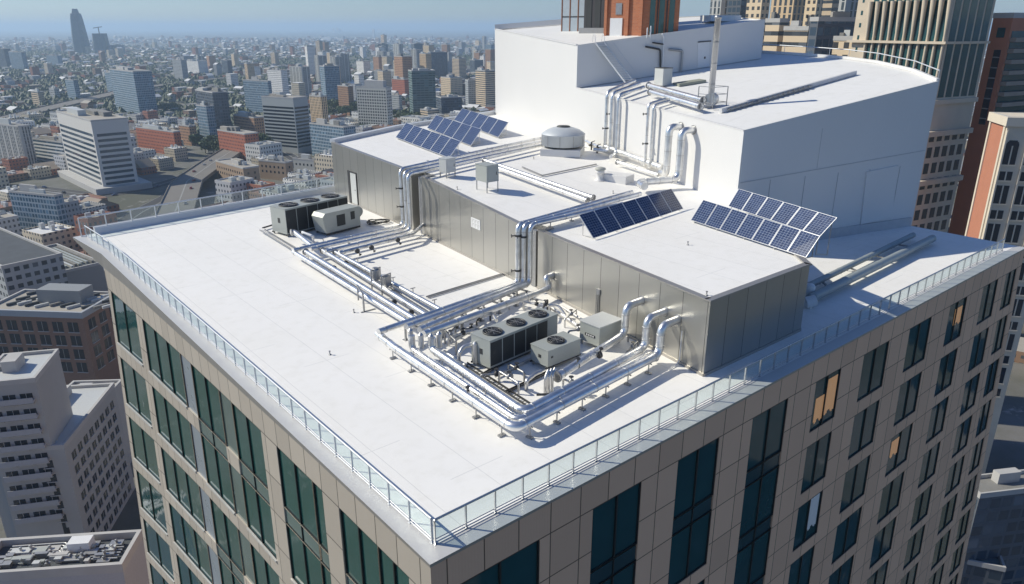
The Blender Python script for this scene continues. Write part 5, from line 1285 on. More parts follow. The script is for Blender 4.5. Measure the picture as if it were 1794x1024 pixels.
r, w, d, h = corner_block('apartment_block', 'lower stepped wing with white corner and slanting window rows beside the pale slab', 112, 785, -76, (-40, 762), (205, 700), 8, plain('weathered_pale_render', (.5, .5, .52)), M_HVACL, units=3)
windows_real(r, w, d, h, 3.6, 3.9, 2.2, 2.0, G_WD, z0=h-46, mg=2., sills=True)
m = MB(); m.box(-5.5, -3.8, -.12, -.05, h-40, h-3); m.build('stair_window', G_WD, r)
r, w, d, h = corner_block('annex', 'small roof terrace annexe between the slab and the main building', 195, 690, -84, (105, 684), (215, 672), 4, plain('annex_wall', (.45, .44, .42)), M_BEIGEROOF, units=1)
r, w, d, h = corner_block('market_hall', 'low building with a cluttered dark roof and pale parapet, bottom left corner', 215, 1000, -78, (-60, 985), (248, 935), 6, plain('hall_wall', (.42, .42, .44)), M_DARKROOF, units=0, par=1.6)
for k in range(46):
    m = MB(); x = -2.5-(k % 12)*(w-5)/12-R.uniform(0, 1.5); y = 2+(k//12)*(d-5)/4+R.uniform(0, 1.6); lx_ = R.choice([.7, 1.1, 2.2, 3.4]); ly_ = R.choice([.5, .8, 1.4]); hh_ = R.uniform(.3, 1.1)
    m.box(x-lx_, x, y, y+ly_, h+.15, h+.2+hh_); m.box(x-lx_-.1, x+.1, y-.1, y+ly_+.1, h+.2+hh_, h+.28+hh_)
    if k % 3 == 0: m.lathe([(.25, 0), (.25, .5), (.35, .55), (.1, .7)], (x-lx_/2, y+ly_/2, h+.28+hh_), 10)
    m.build('roof_unit', R.choice([M_HVACL, M_STEEL, M_HVAC, PARM, M_STEEL]), r)
for k in range(5):
    m = MB(); y = 3+k*(d-6)/5; m.tube([(-2, y, h+.6), (-w*.5, y+.3, h+.6), (-w*.5, y+2.5, h+.6), (-w+3, y+2.4, h+.6)], .22, 8, 1.); m.build('roof_duct', M_STEEL, r)
m = MB(); m.box(-w*.45, -w*.3, d*.55, d*.8, h+.2, h+2.6); m.build('roof_unit', M_WHITE, r)
r, w, d, h = corner_block('terrace_block', 'blue-grey stone terrace with parapet walk at the left edge, near the roof corner', 3, 470, -66, (-120, 480), (96, 388), -38, FM['grey'], M_DARKROOF, depth=None, units=1)
r, w, d, h = corner_block('shed_roof', 'long building with corrugated grey roof strips left of the roof corner', 180, 462, -80, (-30, 560), (260, 420), 52, plain('shed_wall', (.3, .3, .3)), M_DARKROOF, units=0)
for k in range(26):
    m = MB(); x = -2-k*(w-4)/26; m.box(x-1.0, x, 3+R.uniform(0, 3), d-4-R.uniform(0, 4), h+.12, h+.9+R.uniform(0, .5)); m.build('roof_strip', R.choice([M_HVACL, M_GRAVEL, M_HVAC]), r)
# ------------------------------------------------------------------ right-hand neighbours, taller than the camera
def near_tower(name, label, P, a, w, d, ztop, mat, units=0): 
    B = Vector((P[0], P[1], GZ)); FOOT.append((B, a, w, d)); r = block(name, label, B, a, w, d, ztop-GZ, mat, M_GRAVEL, units=units); return r, ztop-GZ
def dirpt(px, dist):
    "ground position at a given picture column and horizontal distance"
    q_ = rl(px, HY); l = math.hypot(q_[0], q_[1]); return Vector((CAM[0]+q_[0]/l*dist, CAM[1]+q_[1]/l*dist, 0))
LIME = plain('limestone', (.60, .51, .39), .85, 0, .15, .2, .1)
LIMED = plain('dark_limestone', (.34, .29, .24), .85, 0, .15, .2)
def pw_(mb, w, u0, u1, z0, z1, o0=-.06, o1=.05, face='f'):
    if face == 'f': mb.box(-w+u0, -w+u1, -o1, -o0, z0, z1)
    else: mb.box(o0, o1, u0, u1, z0, z1)
# columned tower
def tower_px(xl, xc, xr, y, dist, ang_):
    C = dirpt(xc, dist)
    rr = rl(xc, y); l = math.hypot(rr[0], rr[1]); C = Vector((CAM[0]+rr[0]/l*dist, CAM[1]+rr[1]/l*dist, 0)); z = CAM[2]+rr[2]/l*dist
    a = CANG+RAD(ang_); dx = Vector((math.cos(a), math.sin(a), 0)); dy = Vector((-dx.y, dx.x, 0))
    w = abs((plane(xl, y, C, C+dx)-C).dot(dx)); d = abs((plane(xr, y, C, C+dy)-C).dot(dy)); return C, a, w, d
def zat(px, py, C): return Vp(px, py, C)-GZ
C, a, CW, CD = tower_px(1489, 1652, 1724, 100, 215, -62)
print('COLTOWER', CW, CD)
r, h = near_tower('columned_tower', 'limestone tower with tall slender columns and dark glass between, behind the white block', C, a, CW, CD, 66., LIME)
zc0 = zat(1640, 172, C); ZH = zat(1650, 40, C)-zc0
u0 = CW*.16; pit = (CW-u0-.6)/10.
for k in range(10):
    mm = MB(); pw_(mm, CW, u0+k*pit+pit*.3, u0+(k+1)*pit, zc0, zc0+ZH*1.45, -.04, .05); mm.build('window', M_GLASS2, r)
for k in range(11):
    mm = MB(); u = u0+k*pit+pit*.15; mm.tube([(-CW+u, -.45, zc0-.5), (-CW+u, -.45, zc0+ZH*.85), (-CW+u, -.75, zc0+ZH*1.3)], [pit*.16, pit*.15, pit*.3], 8); mm.build('column', LIME, r)
for zz, t in ((zc0-1.6, 1.1), (zc0+ZH*.72, .6), (zc0+ZH*1.45, 1.2)):
    mm = MB(); mm.box(-CW-.8, .8, -1.3, 0, zz, zz+t); mm.box(0, .8, 0, CD, zz, zz+t); mm.build('cornice', LIME, r)
for k in range(9):
    mm = MB(); pw_(mm, CW, 1.4, 2.0, zc0+1+k*3.1, zc0+2.1+k*3.1, -.04, .05); mm.build('slit_window', M_GLASS2, r)
nk = 5; sp_ = (CD-1.)/nk
for k in range(nk):
    mm = MB(); pw_(mm, CW, .8+k*sp_, .8+(k+.75)*sp_, zc0, zc0+ZH*1.4, -.04, .08, 's'); mm.build('window', M_GLASS2, r)
for k in range(10):
    mm = MB(); pw_(mm, CW, u0+k*pit+.2, u0+(k+1)*pit-.3, zc0-6.5, zc0-2.4, -.04, .05); mm.build('arcade_opening', plain('dark_red_opening', (.16, .06, .045)) if k % 3 else M_GLASS2, r)
for j in range(16):
    for k in range(nk):
        mm = MB(); z = zc0-11-j*4.1; pw_(mm, CW, .8+k*sp_, .8+(k+.62)*sp_, z, z+2.7, -.04, .06, 's'); mm.build('window', G_WD, r)
    mm = MB(); z = zc0-11-j*4.1; pw_(mm, CW, CW-3.6, CW-1.8, z, z+2.5, -.04, .06); mm.build('window', G_WD, r)
    mm = MB(); pw_(mm, CW, CW-7.6, CW-5.8, z, z+2.5, -.04, .06); mm.build('window', G_WD, r)
for zz in (zc0-9.5, zc0-22):
    mm = MB(); mm.box(-CW-.9, 1.2, -1.6, 0, zz, zz+1.3); mm.box(0, 1.2, 0, CD, zz, zz+1.3); mm.build('cornice', LIME, r)
# beige stepped towers further left
for (xl, xc, xr, y, dist, a_, yt, sty, lab) in [(1243, 1262, 1272, 25, 420, -55, None, 'greyv', 'grey tower with vertical bars seen above the far end of the penthouse'), (1270, 1296, 1306, 30, 460, -55, None, 'dark', 'dark gridded tower behind the slim flue'), (1306, 1332, 1346, 30, 400, -55, None, 'beige_grid', 'narrow cream tower just right of the slim flue'),
        (1345, 1384, 1404, 60, 360, -58, None, 'tan_vert', 'tan tower with many small windows, first right of the penthouse'), (1398, 1424, 1440, 60, 430, -58, None, 'beige_grid', 'pale beige tower between the tan tower and the dark slab'), (1436, 1452, 1470, 50, 400, -58, None, 'tanrib', 'slim banded beige tower above the dark slab'), (1462, 1474, 1500, 60, 340, -62, None, 'greyv', 'striped grey tower right beside the columned tower'),
        (1410, 1424, 1500, 110, 255, -62, 36, 'dark', 'dark louvred slab just left of the columned tower'), (1336, 1360, 1376, 90, 270, -58, 38, 'tanrib', 'short sandy wing right behind the penthouse end'), (1368, 1410, 1426, 100, 262, -58, 52, 'tanrib', 'lower beige wing with balcony bands behind the deck railing'), (1455, 1488, 1496, 110, 240, -50, 70, 'beige_grid', 'small stone annexe at the foot of the dark slab')]:
    C, a, w, d = tower_px(xl, xc, xr, y, dist, a_); zt = Vp(xc, yt, C) if yt is not None else 60+20*R.random()
    rr, hh = near_tower('city_tower', lab, C, a, w, min(d, 60), zt, FM[sty], 2)
# red brick banded tower at the right edge
C, a, BW, BD = tower_px(1726, 1760, 1840, 100, 235, -62)
r, h = near_tower('brick_banded_tower', 'tall red brick tower with a vertical window slot and dark balconies at the right edge', C, a, BW, BD, Vp(1745, 30, C), plain('terracotta_brick', (.46, .19, .115), .85, 0, .1, .4, .1))
b = h; mm = MB(); pw_(mm, BW, BW*.35, BW*.75, b-5, b-2.6, -.04, .08); mm.build('window', M_GLASS2, r)
mm = MB(); pw_(mm, BW, BW*.4, BW*.75, b-27, b-8, -.04, .08); mm.build('window_slot', G_WD, r)
for k in range(7):
    mm = MB(); pw_(mm, BW, BW*.4, BW*.75, b-10-k*2.6, b-9.7-k*2.6, -.1, .1); mm.build('transom', M_STEEL, r)
for k in range(16):
    mm = MB(); mm.box(0, 1.6, .6, BD-.6, b-6-k*2.7, b-5.0-k*2.7); mm.build('balcony', LIMED, r)
    mm = MB(); mm.box(.0, .08, .9, BD-.9, b-5.0-k*2.7, b-3.4-k*2.7); mm.build('window', M_GLASS2, r)
C, a, OW_, OD = tower_px(1717, 1746, 1860, 300, 200, -104)
r, h = near_tower('ornate_block', 'cream ornate apartment building with arched windows and a plain brick flank, right edge', C, a, OW_, OD, Vp(1752, 212, C), plain('terracotta_brick', (.46, .19, .115)))
CRM = plain('cream_terracotta', (.68, .60, .48), .8, 0, .1, .3, .1)
mm = MB(); mm.box(0.003, .6, 0, OD, 0, h+.5); mm.build('cream_front', CRM, r)
mm = MB(); mm.box(-OW_-.6, 1.2, -.6, OD+.4, h-1, h+.95); mm.build('cornice', CRM, r)
for x0_ in (-.9, -OW_):
    mm = MB(); mm.box(x0_, x0_+.9, -.3, 0, 0, h-1); mm.build('quoin', CRM, r)
nk = max(3, int(OD/3.6)); sp_ = OD/nk
for j in range(14):
    for k in range(nk):
        big = j % 2 == 0; z = h-9.5-(j//2)*9.-(0 if big else 3.6); y = .5+k*sp_; ww_ = sp_*.6
        mm = MB(); zt = z+(4.2 if big else 2.0); mm.box(.58, .68, y, y+ww_, z, zt)
        if j == 0:
            for q_ in range(4): f_ = (q_+.5)/4; e_ = ww_/2*(1-math.sqrt(1-(q_/4.)**2)*.999); mm.box(.58, .68, y+e_, y+ww_-e_, zt+q_*.3, zt+q_*.3+.3)
        fr = mm.build('window', G_WD, r); m2 = MB(); m2.box(.67, .8, y+ww_*.45, y+ww_*.55, z, zt); m2.box(.6, .95, y-.2, y+ww_+.2, z-.35, z-.05); m2.build('mullion', CRM, fr)
for k in range(nk):
    mm = MB(); mm.box(.6, .95, .02+k*sp_-.0, .35+k*sp_, 2, h-2); mm.build('pilaster', CRM, r)
# low teal roof in the shaded street
r, w, d, h = corner_block('street_building', 'low dark building with a teal roof deep in the shaded street, bottom right', 1760, 1000, -96, (1680, 985), (1830, 930), -20, FM['dark'], plain('teal_roof', (.10, .17, .19), .7), units=2)
C, a, w, d = tower_px(1690, 1735, 1900, 800, 170, -80); r, h = near_tower('corner_tower', 'grey office block in shadow below the cream building at the right edge', C, a, w, d, -78., FM['dark'], 1)  # dark facade puts the street's shade into the wall colour
# ================================================================== ground, streets, carpet of houses
def ground_mat():
    n = N('city_ground'); o = n.obj()
    a = n.noise(o, .0011, 6, .6); b = n.noise(o, .012, 6, .65); c = n.noise(o, .07, 4, .7)
    vo = n.n('ShaderNodeTexVoronoi', {'Vector': o, 'Scale': .02}).outputs['Distance']
    green = (.10, .10, .075); grey = (.17, .165, .155); pale = (.36, .34, .31)
    k = n.mix(n.ramp(b, [(.42, (0, 0, 0)), (.58, (1, 1, 1))]), green, grey)
    k = n.mix(n.ramp(c, [(.60, (0, 0, 0)), (.68, (1, 1, 1))]), k, pale)
    k = n.mix(n.ramp(a, [(.50, (0, 0, 0)), (.66, (1, 1, 1))]), k, (.06, .075, .045))
    return n.bsdf(k, .95)
m = MB(); RG = 90000.; rings = []
for rr in (0, 400, 1500, 6000, 25000, RG): rings.append([(rr*math.cos(2*math.pi*k/48)+.001*k, rr*math.sin(2*math.pi*k/48), 0) for k in range(48)])
m.rings(rings[1:], smooth=False, caps=False); m.quadf([p for p in rings[1]])
g = m.build('ground', ground_mat()); g.location = (CAM[0], CAM[1], GZ); tag(g, kind='structure')
M_ROAD = plain('asphalt', (.055, .055, .058), .9, 0, .2, .05); M_ROADP = plain('pale_concrete_road', (.19, .175, .155), .9, 0, .15, .05); M_MARK = plain('road_paint', (.42, .42, .40), .8)
def road(name, pts, w, mat, z=.1, up=0., marks=True):
    P = [Zp(px, py, GZ) for px, py in pts]; m = MB(); mk = MB()
    L = []
    for i, p in enumerate(P):
        t = (P[min(len(P)-1, i+1)]-P[max(0, i-1)]).normalized(); nr = Vector((-t.y, t.x, 0)); L.append((p+nr*w/2, p-nr*w/2, p, nr))
    for A, B in zip(L, L[1:]):
        zz = Vector((0, 0, z+up)); m.quadf([A[1]+zz, B[1]+zz, B[0]+zz, A[0]+zz])
        if up:
            dn = Vector((0, 0, z+up-2)); m.quadf([A[1]+dn, B[1]+dn, B[1]+zz, A[1]+zz]); m.quadf([A[0]+dn, B[0]+dn, B[0]+zz, A[0]+zz])
            for s_ in (0, 1): m.bar(A[s_]+zz+Vector((0, 0, .5)), B[s_]+zz+Vector((0, 0, .5)), .5, 1.)
            n_ = int((B[2]-A[2]).length/40)
            for k in range(n_): q_ = A[2].lerp(B[2], (k+.5)/n_); m.box(q_.x-1.5, q_.x+1.5, q_.y-1.5, q_.y+1.5, GZ, GZ+up-1)
        if marks:
            for f in (.02, -.02, .96, -.96): 
                e = Vector((0, 0, z+up+.06)); a1 = A[2]+A[3]*w/2*f+e; b1_ = B[2]+B[3]*w/2*f+e; mk.quadf([a1-A[3]*.15, b1_-B[3]*.15, b1_+B[3]*.15, a1+A[3]*.15])
    o = m.build(name, mat); tag(o, kind='structure')
    if marks: o2 = mk.build('road_marking', M_MARK, o)
    return o
road('highway', [(-80, 262), (0, 222), (120, 192), (230, 165), (330, 150), (430, 140), (560, 130)], 34, M_ROADP, .2, 9.)
road('highway', [(-60, 160), (60, 152), (200, 146), (330, 130), (430, 118)], 40, M_ROADP, .2)
road('road', [(180, 420), (250, 372), (300, 345), (350, 310), (385, 262), (400, 240), (380, 214)], 20, M_ROAD, .1)
road('road', [(300, 420), (330, 335), (376, 300), (420, 270)], 24, M_ROADP, .2, 8.)
road('road', [(-40, 345), (60, 330), (180, 345), (260, 330), (330, 310)], 18, M_ROAD, .15)
road('road', [(550, 300), (470, 250), (480, 215), (600, 205), (720, 220)], 14, M_ROAD, .12)
# footprint test
def free(x, y, rad=10.):
    for (C, a, w, d) in FOOT:
        dx = x-C.x; dy = y-C.y
        if abs(dx) > w+d+rad or abs(dy) > w+d+rad: continue
        lx = dx*math.cos(a)+dy*math.sin(a); ly = -dx*math.sin(a)+dy*math.cos(a)
        if -w-rad < lx < rad and -rad < ly < d+rad: return False
    return not (-60 < x < 130 and -60 < y < 120)
ROADS = [[(-80, 262), (0, 222), (120, 192), (230, 165), (330, 150), (430, 140), (560, 130)], [(-60, 160), (60, 152), (200, 146), (330, 130), (430, 118)], [(180, 420), (250, 372), (300, 345), (350, 310), (385, 262), (400, 240), (380, 214)], [(300, 420), (330, 335), (376, 300), (420, 270)], [(-40, 345), (60, 330), (180, 345), (260, 330), (330, 310)], [(550, 300), (470, 250), (480, 215), (600, 205), (720, 220)]]
RS = []
for rd in ROADS:
    P = [Zp(*q_, GZ) for q_ in rd]; RS += list(zip(P, P[1:]))
def offroad(x, y, rad):
    for a, b in RS:
        d = b-a; L2 = d.x*d.x+d.y*d.y; t = max(0, min(1, ((x-a.x)*d.x+(y-a.y)*d.y)/L2)); 
        if math.hypot(a.x+d.x*t-x, a.y+d.y*t-y) < rad: return False
    return True
HM = [facade('house_'+n_, c_, (.05, .06, .07), 3., 3.2, .45, .45, var=.5) for n_, c_ in (('white', (.60, .59, .56)), ('cream', (.52, .46, .36)), ('brown', (.28, .19, .14)), ('red', (.30, .14, .10)), ('grey', (.33, .33, .33)), ('pale', (.45, .45, .45)))]
RMs = [plain('roof_white', (.66, .66, .65), .8, 0, .1, .05), M_GRAVEL, M_BEIGEROOF, plain('roof_tar', (.10, .10, .11), .9, 0, .2, .1), plain('roof_tan', (.33, .27, .21), .9, 0, .2, .1), plain('roof_brick', (.25, .13, .10), .9, 0, .2, .1)]
def house_mesh(w, d, h, kind, kk=0):
    m = MB(); m.cur = 0
    m.box(-w/2, w/2, -d/2, d/2, 0, h)
    m.cur = 1
    m.box(-w/2+.4, w/2-.4, -d/2+.4, d/2-.4, h, h+.15)
    if kind == 'gable':
        m.quadf([(-w/2-.4, -d/2-.4, h), (w/2+.4, -d/2-.4, h), (w/2+.4, 0, h+d*.28), (-w/2-.4, 0, h+d*.28)]); m.quadf([(w/2+.4, d/2+.4, h), (-w/2-.4, d/2+.4, h), (-w/2-.4, 0, h+d*.28), (w/2+.4, 0, h+d*.28)])
        m.quadf([(w/2, -d/2, h), (w/2, d/2, h), (w/2, 0, h+d*.27)]); m.quadf([(-w/2, d/2, h), (-w/2, -d/2, h), (-w/2, 0, h+d*.27)])
    else:
        m.cur = 0
        for q_ in ((-w/2, w/2, -d/2, -d/2+.4), (-w/2, w/2, d/2-.4, d/2), (-w/2, -w/2+.4, -d/2+.4, d/2-.4), (w/2-.4, w/2, -d/2+.4, d/2-.4)): m.box(*q_, h, h+.9)
        m.cur = 2
        for _ in range(4):
            x = R.uniform(-w*.35, w*.25); y = R.uniform(-d*.35, d*.2); m.box(x, x+w*R.uniform(.06, .2), y, y+d*R.uniform(.06, .2), h+.1, h+R.uniform(1.2, 3.5))
    m.cur = 0
    return m
protos = []
for i in range(14):
    w, d, h = R.uniform(12, 34), R.uniform(12, 28), R.choice([6, 8, 9, 10, 12, 14, 16])
    m = house_mesh(w, d, h, 'gable' if i % 5 == 4 else 'flat')
    o = m.build('low_rise_building', [HM[i % 6], RMs[(i*5+1) % 6], M_HVACL]); protos.append((o, max(w, d)/2))
cand = []
tries = 0
GA = CANG+RAD(-32)
ux, uy = math.cos(GA), math.sin(GA)
grid = {}
# street grid following one direction; blocks of low buildings between the streets
def inview(x, y, z=GZ):
    dx_, dy_, dz__ = x-CAM[0], y-CAM[1], z-CAM[2]
    cx_ = CA*dx_-SA*dy_; cy_ = SA*dx_+CA*dy_; dep = cy_*math.cos(TH)-dz__*math.sin(TH); up = cy_*math.sin(TH)+dz__*math.cos(TH)
    if dep < 5: return None
    return CX+F_*cx_/dep, CY-F_*up/dep, math.hypot(dx_, dy_)
pts_ = []
dist = 250.
while dist < 9000:
    st = 20+dist*.0062
    k0 = int(-1.25*dist/st); k1 = int((.12 if dist > 4500 else 1.2)*dist/st)
    for k in range(k0, k1):
        fx = k*st+R.uniform(-.35, .35)*st; fy = dist+R.uniform(-.35, .35)*st
        x = CAM[0]+CA*fx+SA*fy; y = CAM[1]-SA*fx+CA*fy
        gx = (x*ux+y*uy)/95.; gy = (-x*uy+y*ux)/70.
        if dist < 2500 and ((gx % 1) < .16 or (gy % 1) < .18): continue
        if math.sin(x*.0021+1.3)*math.sin(y*.0017+.5)+.35*math.sin(x*.006)*math.sin(y*.0053) > (.42 if dist > 1300 else 9.): continue
        if dist > 1100 and fx < -.35*dist and R.random() < .4: continue
        if not free(x, y, 13) or (dist < 3500 and not offroad(x, y, 26)): continue
        v_ = inview(x, y)
        if not v_ or (not (-60 < v_[0] < 1000 and v_[1] < 1100) and dist > 4500): continue
        vis_ = -20 < v_[0] < 900 and v_[1] < 470
        if not vis_ and R.random() < .35: continue
        pts_.append((dist, x, y, vis_))
    dist += st*.95
# right-hand sector behind the main building
for _ in range(260):
    px = R.uniform(980, 1794); dd_ = R.uniform(330, 1500); p = dirpt(px, dd_)
    if free(p.x, p.y, 14): pts_.append((dd_*1.2, p.x, p.y, False))
pts_.sort(key=lambda q_: (not q_[3], q_[0]))
NI = 290
usedp = set(); names_ = 0
stuff = [MB() for _ in range(6)]
for i, (ds, x, y, _v) in enumerate(pts_):
    rot = GA+R.choice([0, math.pi/2])+R.uniform(-.04, .04)
    if i < NI:
        k = R.randrange(14); o0, rad = protos[k]
        o = o0 if k not in usedp else o0.copy()
        if k in usedp: COL.objects.link(o)
        usedp.add(k); o.location = (x, y, GZ); o.rotation_euler.z = rot; s_ = R.uniform(.8, 1.15); o.scale = (s_*R.uniform(.85, 1.1), s_, s_*R.uniform(.8, 1.3))
        tag(o, 'low flat-roofed city building among the rooftops between the towers', 'building', 'low-rise buildings across the city')
    else:
        sc = 1+max(0, ds-1500)/9000.; w = R.uniform(9, 24)*sc; d = R.uniform(9, 20)*sc; h = R.choice([5, 6, 7, 8, 9, 10, 12, 14]) if R.random() < (.99 if ds < 1800 else .97) else R.uniform(22, 45)
        mb = stuff[R.choice([0, 1, 2, 2, 3, 3, 4, 4, 5])]; c_, s_ = math.cos(rot), math.sin(rot)
        M4 = Matrix(((c_, -s_, 0, x), (s_, c_, 0, y), (0, 0, 1, GZ), (0, 0, 0, 1)))
        mb.cur = 0
        P = [M4 @ Vector(q_) for q_ in ((-w/2, -d/2, 0), (w/2, -d/2, 0), (w/2, d/2, 0), (-w/2, d/2, 0), (-w/2, -d/2, h), (w/2, -d/2, h), (w/2, d/2, h), (-w/2, d/2, h))]
        for q_ in ((0, 1, 5, 4), (1, 2, 6, 5), (2, 3, 7, 6), (3, 0, 4, 7)): mb.quadf([P[t] for t in q_], mi=0)
        if R.random() < .4:
            r0 = M4 @ Vector((-w/2, 0, h+d*.25)); r1 = M4 @ Vector((w/2, 0, h+d*.25)); mb.quadf([P[4], P[5], r1, r0], mi=1); mb.quadf([P[6], P[7], r0, r1], mi=1)
        else:
            mb.quadf([P[4], P[5], P[6], P[7]], mi=1)
for k in range(14):
    if k not in usedp: bpy.data.objects.remove(protos[k][0])
allb = MB(); mats_ = []
for k, mb in enumerate(stuff):
    off = len(allb.v); allb.v += mb.v; allb.f += [[i+off for i in f] for f in mb.f]; allb.sm += mb.sm; allb.uv += mb.uv; allb.mi += [q_+2*k for q_ in mb.mi]; mats_ += [HM[k], RMs[[0, 0, 2, 3, 0, 1][k]]]
o = allb.build('distant_houses', mats_); tag(o, 'carpet of small pale and dark houses spreading to the horizon', 'buildings', kind='stuff')
print('HOUSES', len(pts_))
# cars on the roads below the far railing
def car_proto(col, i):
    r = empty('car'); m = MB(); m.box(-2.2, 2.2, -.9, .9, .35, .95); m.build('body', plain('car_paint_%d' % i, col, .3, .2), r)
    m = MB(); m.quadf([(-1.5, -.8, .95), (1.2, -.8, .95), (.7, -.7, 1.45), (-1.2, -.7, 1.45)]); m.quadf([(1.2, .8, .95), (-1.5, .8, .95), (-1.2, .7, 1.45), (.7, .7, 1.45)]); m.quadf([(1.2, -.8, .95), (1.2, .8, .95), (.7, .7, 1.45), (.7, -.7, 1.45)]); m.quadf([(-1.5, .8, .95), (-1.5, -.8, .95), (-1.2, -.7, 1.45), (-1.2, .7, 1.45)]); m.build('window', G_DK, r)
    m = MB(); m.box(-1.2, .7, -.7, .7, 1.45, 1.5); m.build('roof', plain('car_paint_%d' % i, col), r)
    for x in (-1.35, 1.35):
        for y in (-.85, .85): m = MB(); m.tube([(x, y-.1, .33), (x, y+.1, .33)], .33, 12); m.build('wheel', M_BLACK, r)
    return r
cps = [car_proto(c_, i) for i, c_ in enumerate([(.7, .7, .7), (.05, .05, .06), (.3, .32, .35), (.35, .05, .04), (.1, .15, .3)])]
cu = set(); nc_ = 0
for ri, (rd, up_, wd_) in enumerate([(ROADS[2], .1, 20), (ROADS[3], 8.1, 24), (ROADS[4], .15, 18)]):
    P = [Zp(*q_, GZ) for q_ in rd]
    for a_, b_ in zip(P, P[1:]):
        L = (b_-a_).length; d_ = (b_-a_)/L; nr_ = Vector((-d_.y, d_.x, 0))
        for k in range(int(L/30)):
            if nc_ >= 60 or R.random() < .25: continue
            i = R.randrange(5); o = cps[i] if i not in cu else copy_tree(cps[i]); cu.add(i); s_ = R.choice([-1, 1]); p_ = a_+d_*(k*30+R.uniform(0, 20))+nr_*s_*wd_*.22
            o.location = (p_.x, p_.y, GZ+up_+.12); o.rotation_euler.z = math.atan2(d_.y, d_.x)+(0 if s_ > 0 else math.pi); nc_ += 1
            tag(o, 'tiny car driving on the roads beyond the far railing', 'car', 'cars on the roads beyond the railing')
for i, c_ in enumerate(cps):
    if i not in cu:
        for ch in list(c_.children): bpy.data.objects.remove(ch)
        bpy.data.objects.remove(c_)
# ------------------------------------------------------------------ trees
def leaf_mat(name, c1, c2):
    n = N(name); o = n.obj(); f = n.noise(o, .5, 3)
    c = n.mix(f, c1, c2); c = n.n('ShaderNodeHueSaturation', {'Hue': .5, 'Saturation': 1., 'Value': n.math('MULTIPLY_ADD', n.rnd(), .5, .75), 'Fac': 1., 'Color': c}).outputs[0]
    return n.bsdf(c, .7)
M_LEAF = leaf_mat('leaf_green', (.05, .085, .02), (.11, .14, .04)); M_BARK = plain('bark', (.10, .07, .05), .9)
def crown_mesh(seed, rad=4.5, hh=9., nleaf=520):
    rr = random.Random(seed); m = MB(); cl = [(rr.uniform(-.55, .55)*rad, rr.uniform(-.55, .55)*rad, hh*rr.uniform(.42, .88), rad*rr.uniform(.35, .6)) for _ in range(9)]
    for _ in range(nleaf):
        c = rr.choice(cl); th_ = rr.uniform(0, 6.283); ph = math.acos(rr.uniform(-.7, 1)); q_ = c[3]*rr.uniform(.75, 1.05)
        p = Vector((c[0]+q_*math.sin(ph)*math.cos(th_), c[1]+q_*math.sin(ph)*math.sin(th_), c[2]+q_*math.cos(ph)*.8)); s_ = rr.uniform(.3, .75)
        a = Vector((rr.uniform(-1, 1), rr.uniform(-1, 1), rr.uniform(-.5, .5))).normalized(); b = a.cross(Vector((rr.uniform(-1, 1), rr.uniform(-1, 1), rr.uniform(-1, 1)))).normalized()
        m.quadf([p-a*s_-b*s_*.6, p+a*s_*.4-b*s_, p+a*s_+b*s_*.5, p-a*s_*.3+b*s_])
    return m
trunk = lambda: MB().tube([(0, 0, 0), (.1, .05, 2.5), (.0, .1, 5.)], [.35, .25, .12], 8)
tps = []
for k in range(4):
    r = empty('street_tree'); crown_mesh(k).build('crown', M_LEAF, r); t = trunk(); t.tube([(0, .05, 2.6), (1.6, .6, 5.2)], [.16, .06], 6); t.tube([(0, .05, 2.9), (-1.5, -.5, 5.6)], [.15, .05], 6); t.build('trunk', M_BARK, r); tps.append(r)
TP = [(595, 198, 22), (606, 201, 20), (618, 203, 20), (630, 204, 18), (585, 205, 14), (600, 206, 16), (455, 262, 18), (462, 270, 20), (470, 264, 16), (540, 245, 12), (700, 216, 16), (708, 212, 14), (716, 218, 14), (724, 222, 16), (630, 150, 24), (624, 147, 18), (636, 146, 18), (690, 205, 10),
      (372, 262, 14), (380, 268, 14), (366, 270, 12), (388, 272, 12), (555, 262, 14), (563, 250, 12), (712, 203, 12), (640, 215, 12), (735, 216, 12), (655, 250, 14), (620, 250, 14), (480, 200, 16), (640, 240, 14), (350, 255, 12)]
T_used = set(); lab_n = 0
for k, (px, py, ht) in enumerate(TP):
    p = Zp(px, py, GZ)
    if not free(p.x, p.y, 3): continue
    for j in range(3):
        q_ = p+Vector((R.uniform(-9, 9), R.uniform(-9, 9), 0))*(0 if j == 0 else 1)
        i = R.randrange(4); o = tps[i] if i not in T_used else copy_tree(tps[i]); T_used.add(i)
        o.location = q_; o.rotation_euler.z = R.uniform(0, 6.28); s_ = ht/9.*R.uniform(.75, 1.15); o.scale = (s_, s_, s_)
        tag(o, 'bushy green tree in the streets between the mid-distance towers', 'tree', 'green trees between the towers')
# dark tree belts further out: nobody could count them
m = MB(); rr = random.Random(3)
for _ in range(5200):
    if rr.random() < .5:
        fy = rr.uniform(900, 4200); fx = fy*rr.uniform(-.72, -.30)
        if not (math.sin(fx*.004+1)*math.sin(fy*.0031) > -.2): continue
    else: fy = rr.uniform(900, 5600); fx = fy*rr.uniform(-.7, .06)
    x = CAM[0]+CA*fx+SA*fy; y = CAM[1]-SA*fx+CA*fy
    if not free(x, y, 4) or (fy < 1500 and not offroad(x, y, 16)): continue
    s_ = rr.uniform(4, 9)*(1+fy/4000.)
    for _k in range(5):
        c = Vector((x+rr.uniform(-1, 1)*s_, y+rr.uniform(-1, 1)*s_, GZ+rr.uniform(.4, .9)*min(s_, 10))); q_ = s_*rr.uniform(.35, .7)
        ring = [c+Vector((q_*math.cos(t*1.256+rr.random()), q_*math.sin(t*1.256+rr.random()), -q_*.35*rr.random())) for t in range(5)]; tp_ = c+Vector((0, 0, q_*.8))
        for t in range(5): m.quadf([ring[t], ring[(t+1) % 5], tp_])
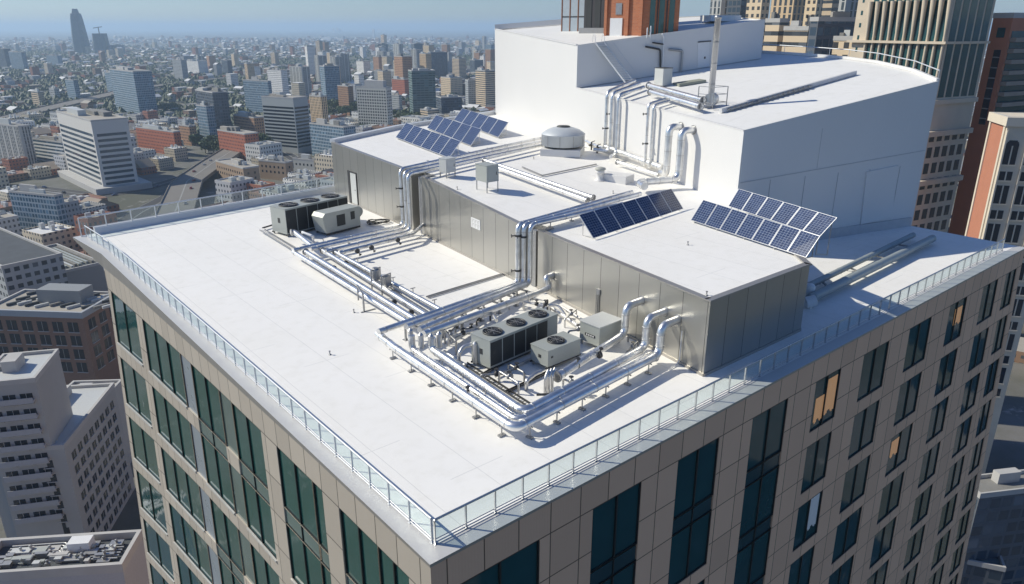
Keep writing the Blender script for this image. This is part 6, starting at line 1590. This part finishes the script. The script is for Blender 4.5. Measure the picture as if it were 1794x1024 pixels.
o = m.build('tree_cover', leaf_mat('far_leaf', (.03, .05, .02), (.06, .08, .03))); tag(o, 'dark green tree cover between the far houses', 'trees', kind='stuff')
# ------------------------------------------------------------------ haze
def haze(density=7e-5):
    m = MB(); m.box(-86000, 86000, -86000, 86000, GZ-1, 132)
    mt = bpy.data.materials.new('haze_air'); mt.use_nodes = True; t = mt.node_tree; t.nodes.clear()
    out = t.nodes.new('ShaderNodeOutputMaterial'); v = t.nodes.new('ShaderNodeVolumePrincipled')
    v.inputs['Color'].default_value = (.60, .80, 1., 1); v.inputs['Density'].default_value = density; v.inputs['Anisotropy'].default_value = .2
    t.links.new(v.outputs[0], out.inputs['Volume'])
    o = m.build('haze', mt); tag(o, 'thin blue haze over the far city', 'haze', kind='stuff'); return o
haze(HZ) if (HZ := 1.1e-4) else None
# ------------------------------------------------------------------ camera, sun and sky
cam = bpy.data.cameras.new('camera'); co = bpy.data.objects.new('camera', cam); COL.objects.link(co); S.camera = co
co.location = CAM; co.rotation_euler = (math.pi/2-TH, 0, -YAW); cam.sensor_width = 36; cam.lens = F_/1794*36; cam.clip_end = 200000; cam.clip_start = .5
SE = RAD(38.5); sh = Vector((.62, -.785, 0)).normalized()
sd = Vector((sh.x*math.cos(SE), sh.y*math.cos(SE), -math.sin(SE)))
sl = bpy.data.lights.new('sun', 'SUN'); sl.energy = 5.0; sl.angle = RAD(.5); sl.color = (1., .945, .80); so = bpy.data.objects.new('sun', sl); COL.objects.link(so)
so.rotation_euler = sd.to_track_quat('-Z', 'Y').to_euler()
wd = bpy.data.worlds.new('World'); S.world = wd; wd.use_nodes = True; t = wd.node_tree; bg = t.nodes['Background']
sk = t.nodes.new('ShaderNodeTexSky'); sk.sky_type = 'NISHITA'; sk.sun_disc = False; sk.sun_elevation = SE
az = math.atan2(-sh.x, -sh.y); sk.sun_rotation = az % (2*math.pi); sk.altitude = 100; sk.air_density = 1.; sk.dust_density = .2; sk.ozone_density = 3.2
mx = t.nodes.new('ShaderNodeMix'); mx.data_type = 'RGBA'; mx.blend_type = 'MULTIPLY'; mx.inputs[0].default_value = 1.; t.links.new(sk.outputs[0], mx.inputs[6]); mx.inputs[7].default_value = (.77, .92, 1.20, 1)
t.links.new(mx.outputs[2], bg.inputs[0]); bg.inputs[1].default_value = .095
S.view_settings.view_transform = 'Standard'; S.view_settings.look = 'None'; S.view_settings.exposure = -.14; S.view_settings.gamma = 1
S.render.engine = 'CYCLES'; S.cycles.volume_bounces = 2; S.cycles.max_bounces = 8; S.cycles.transparent_max_bounces = 12
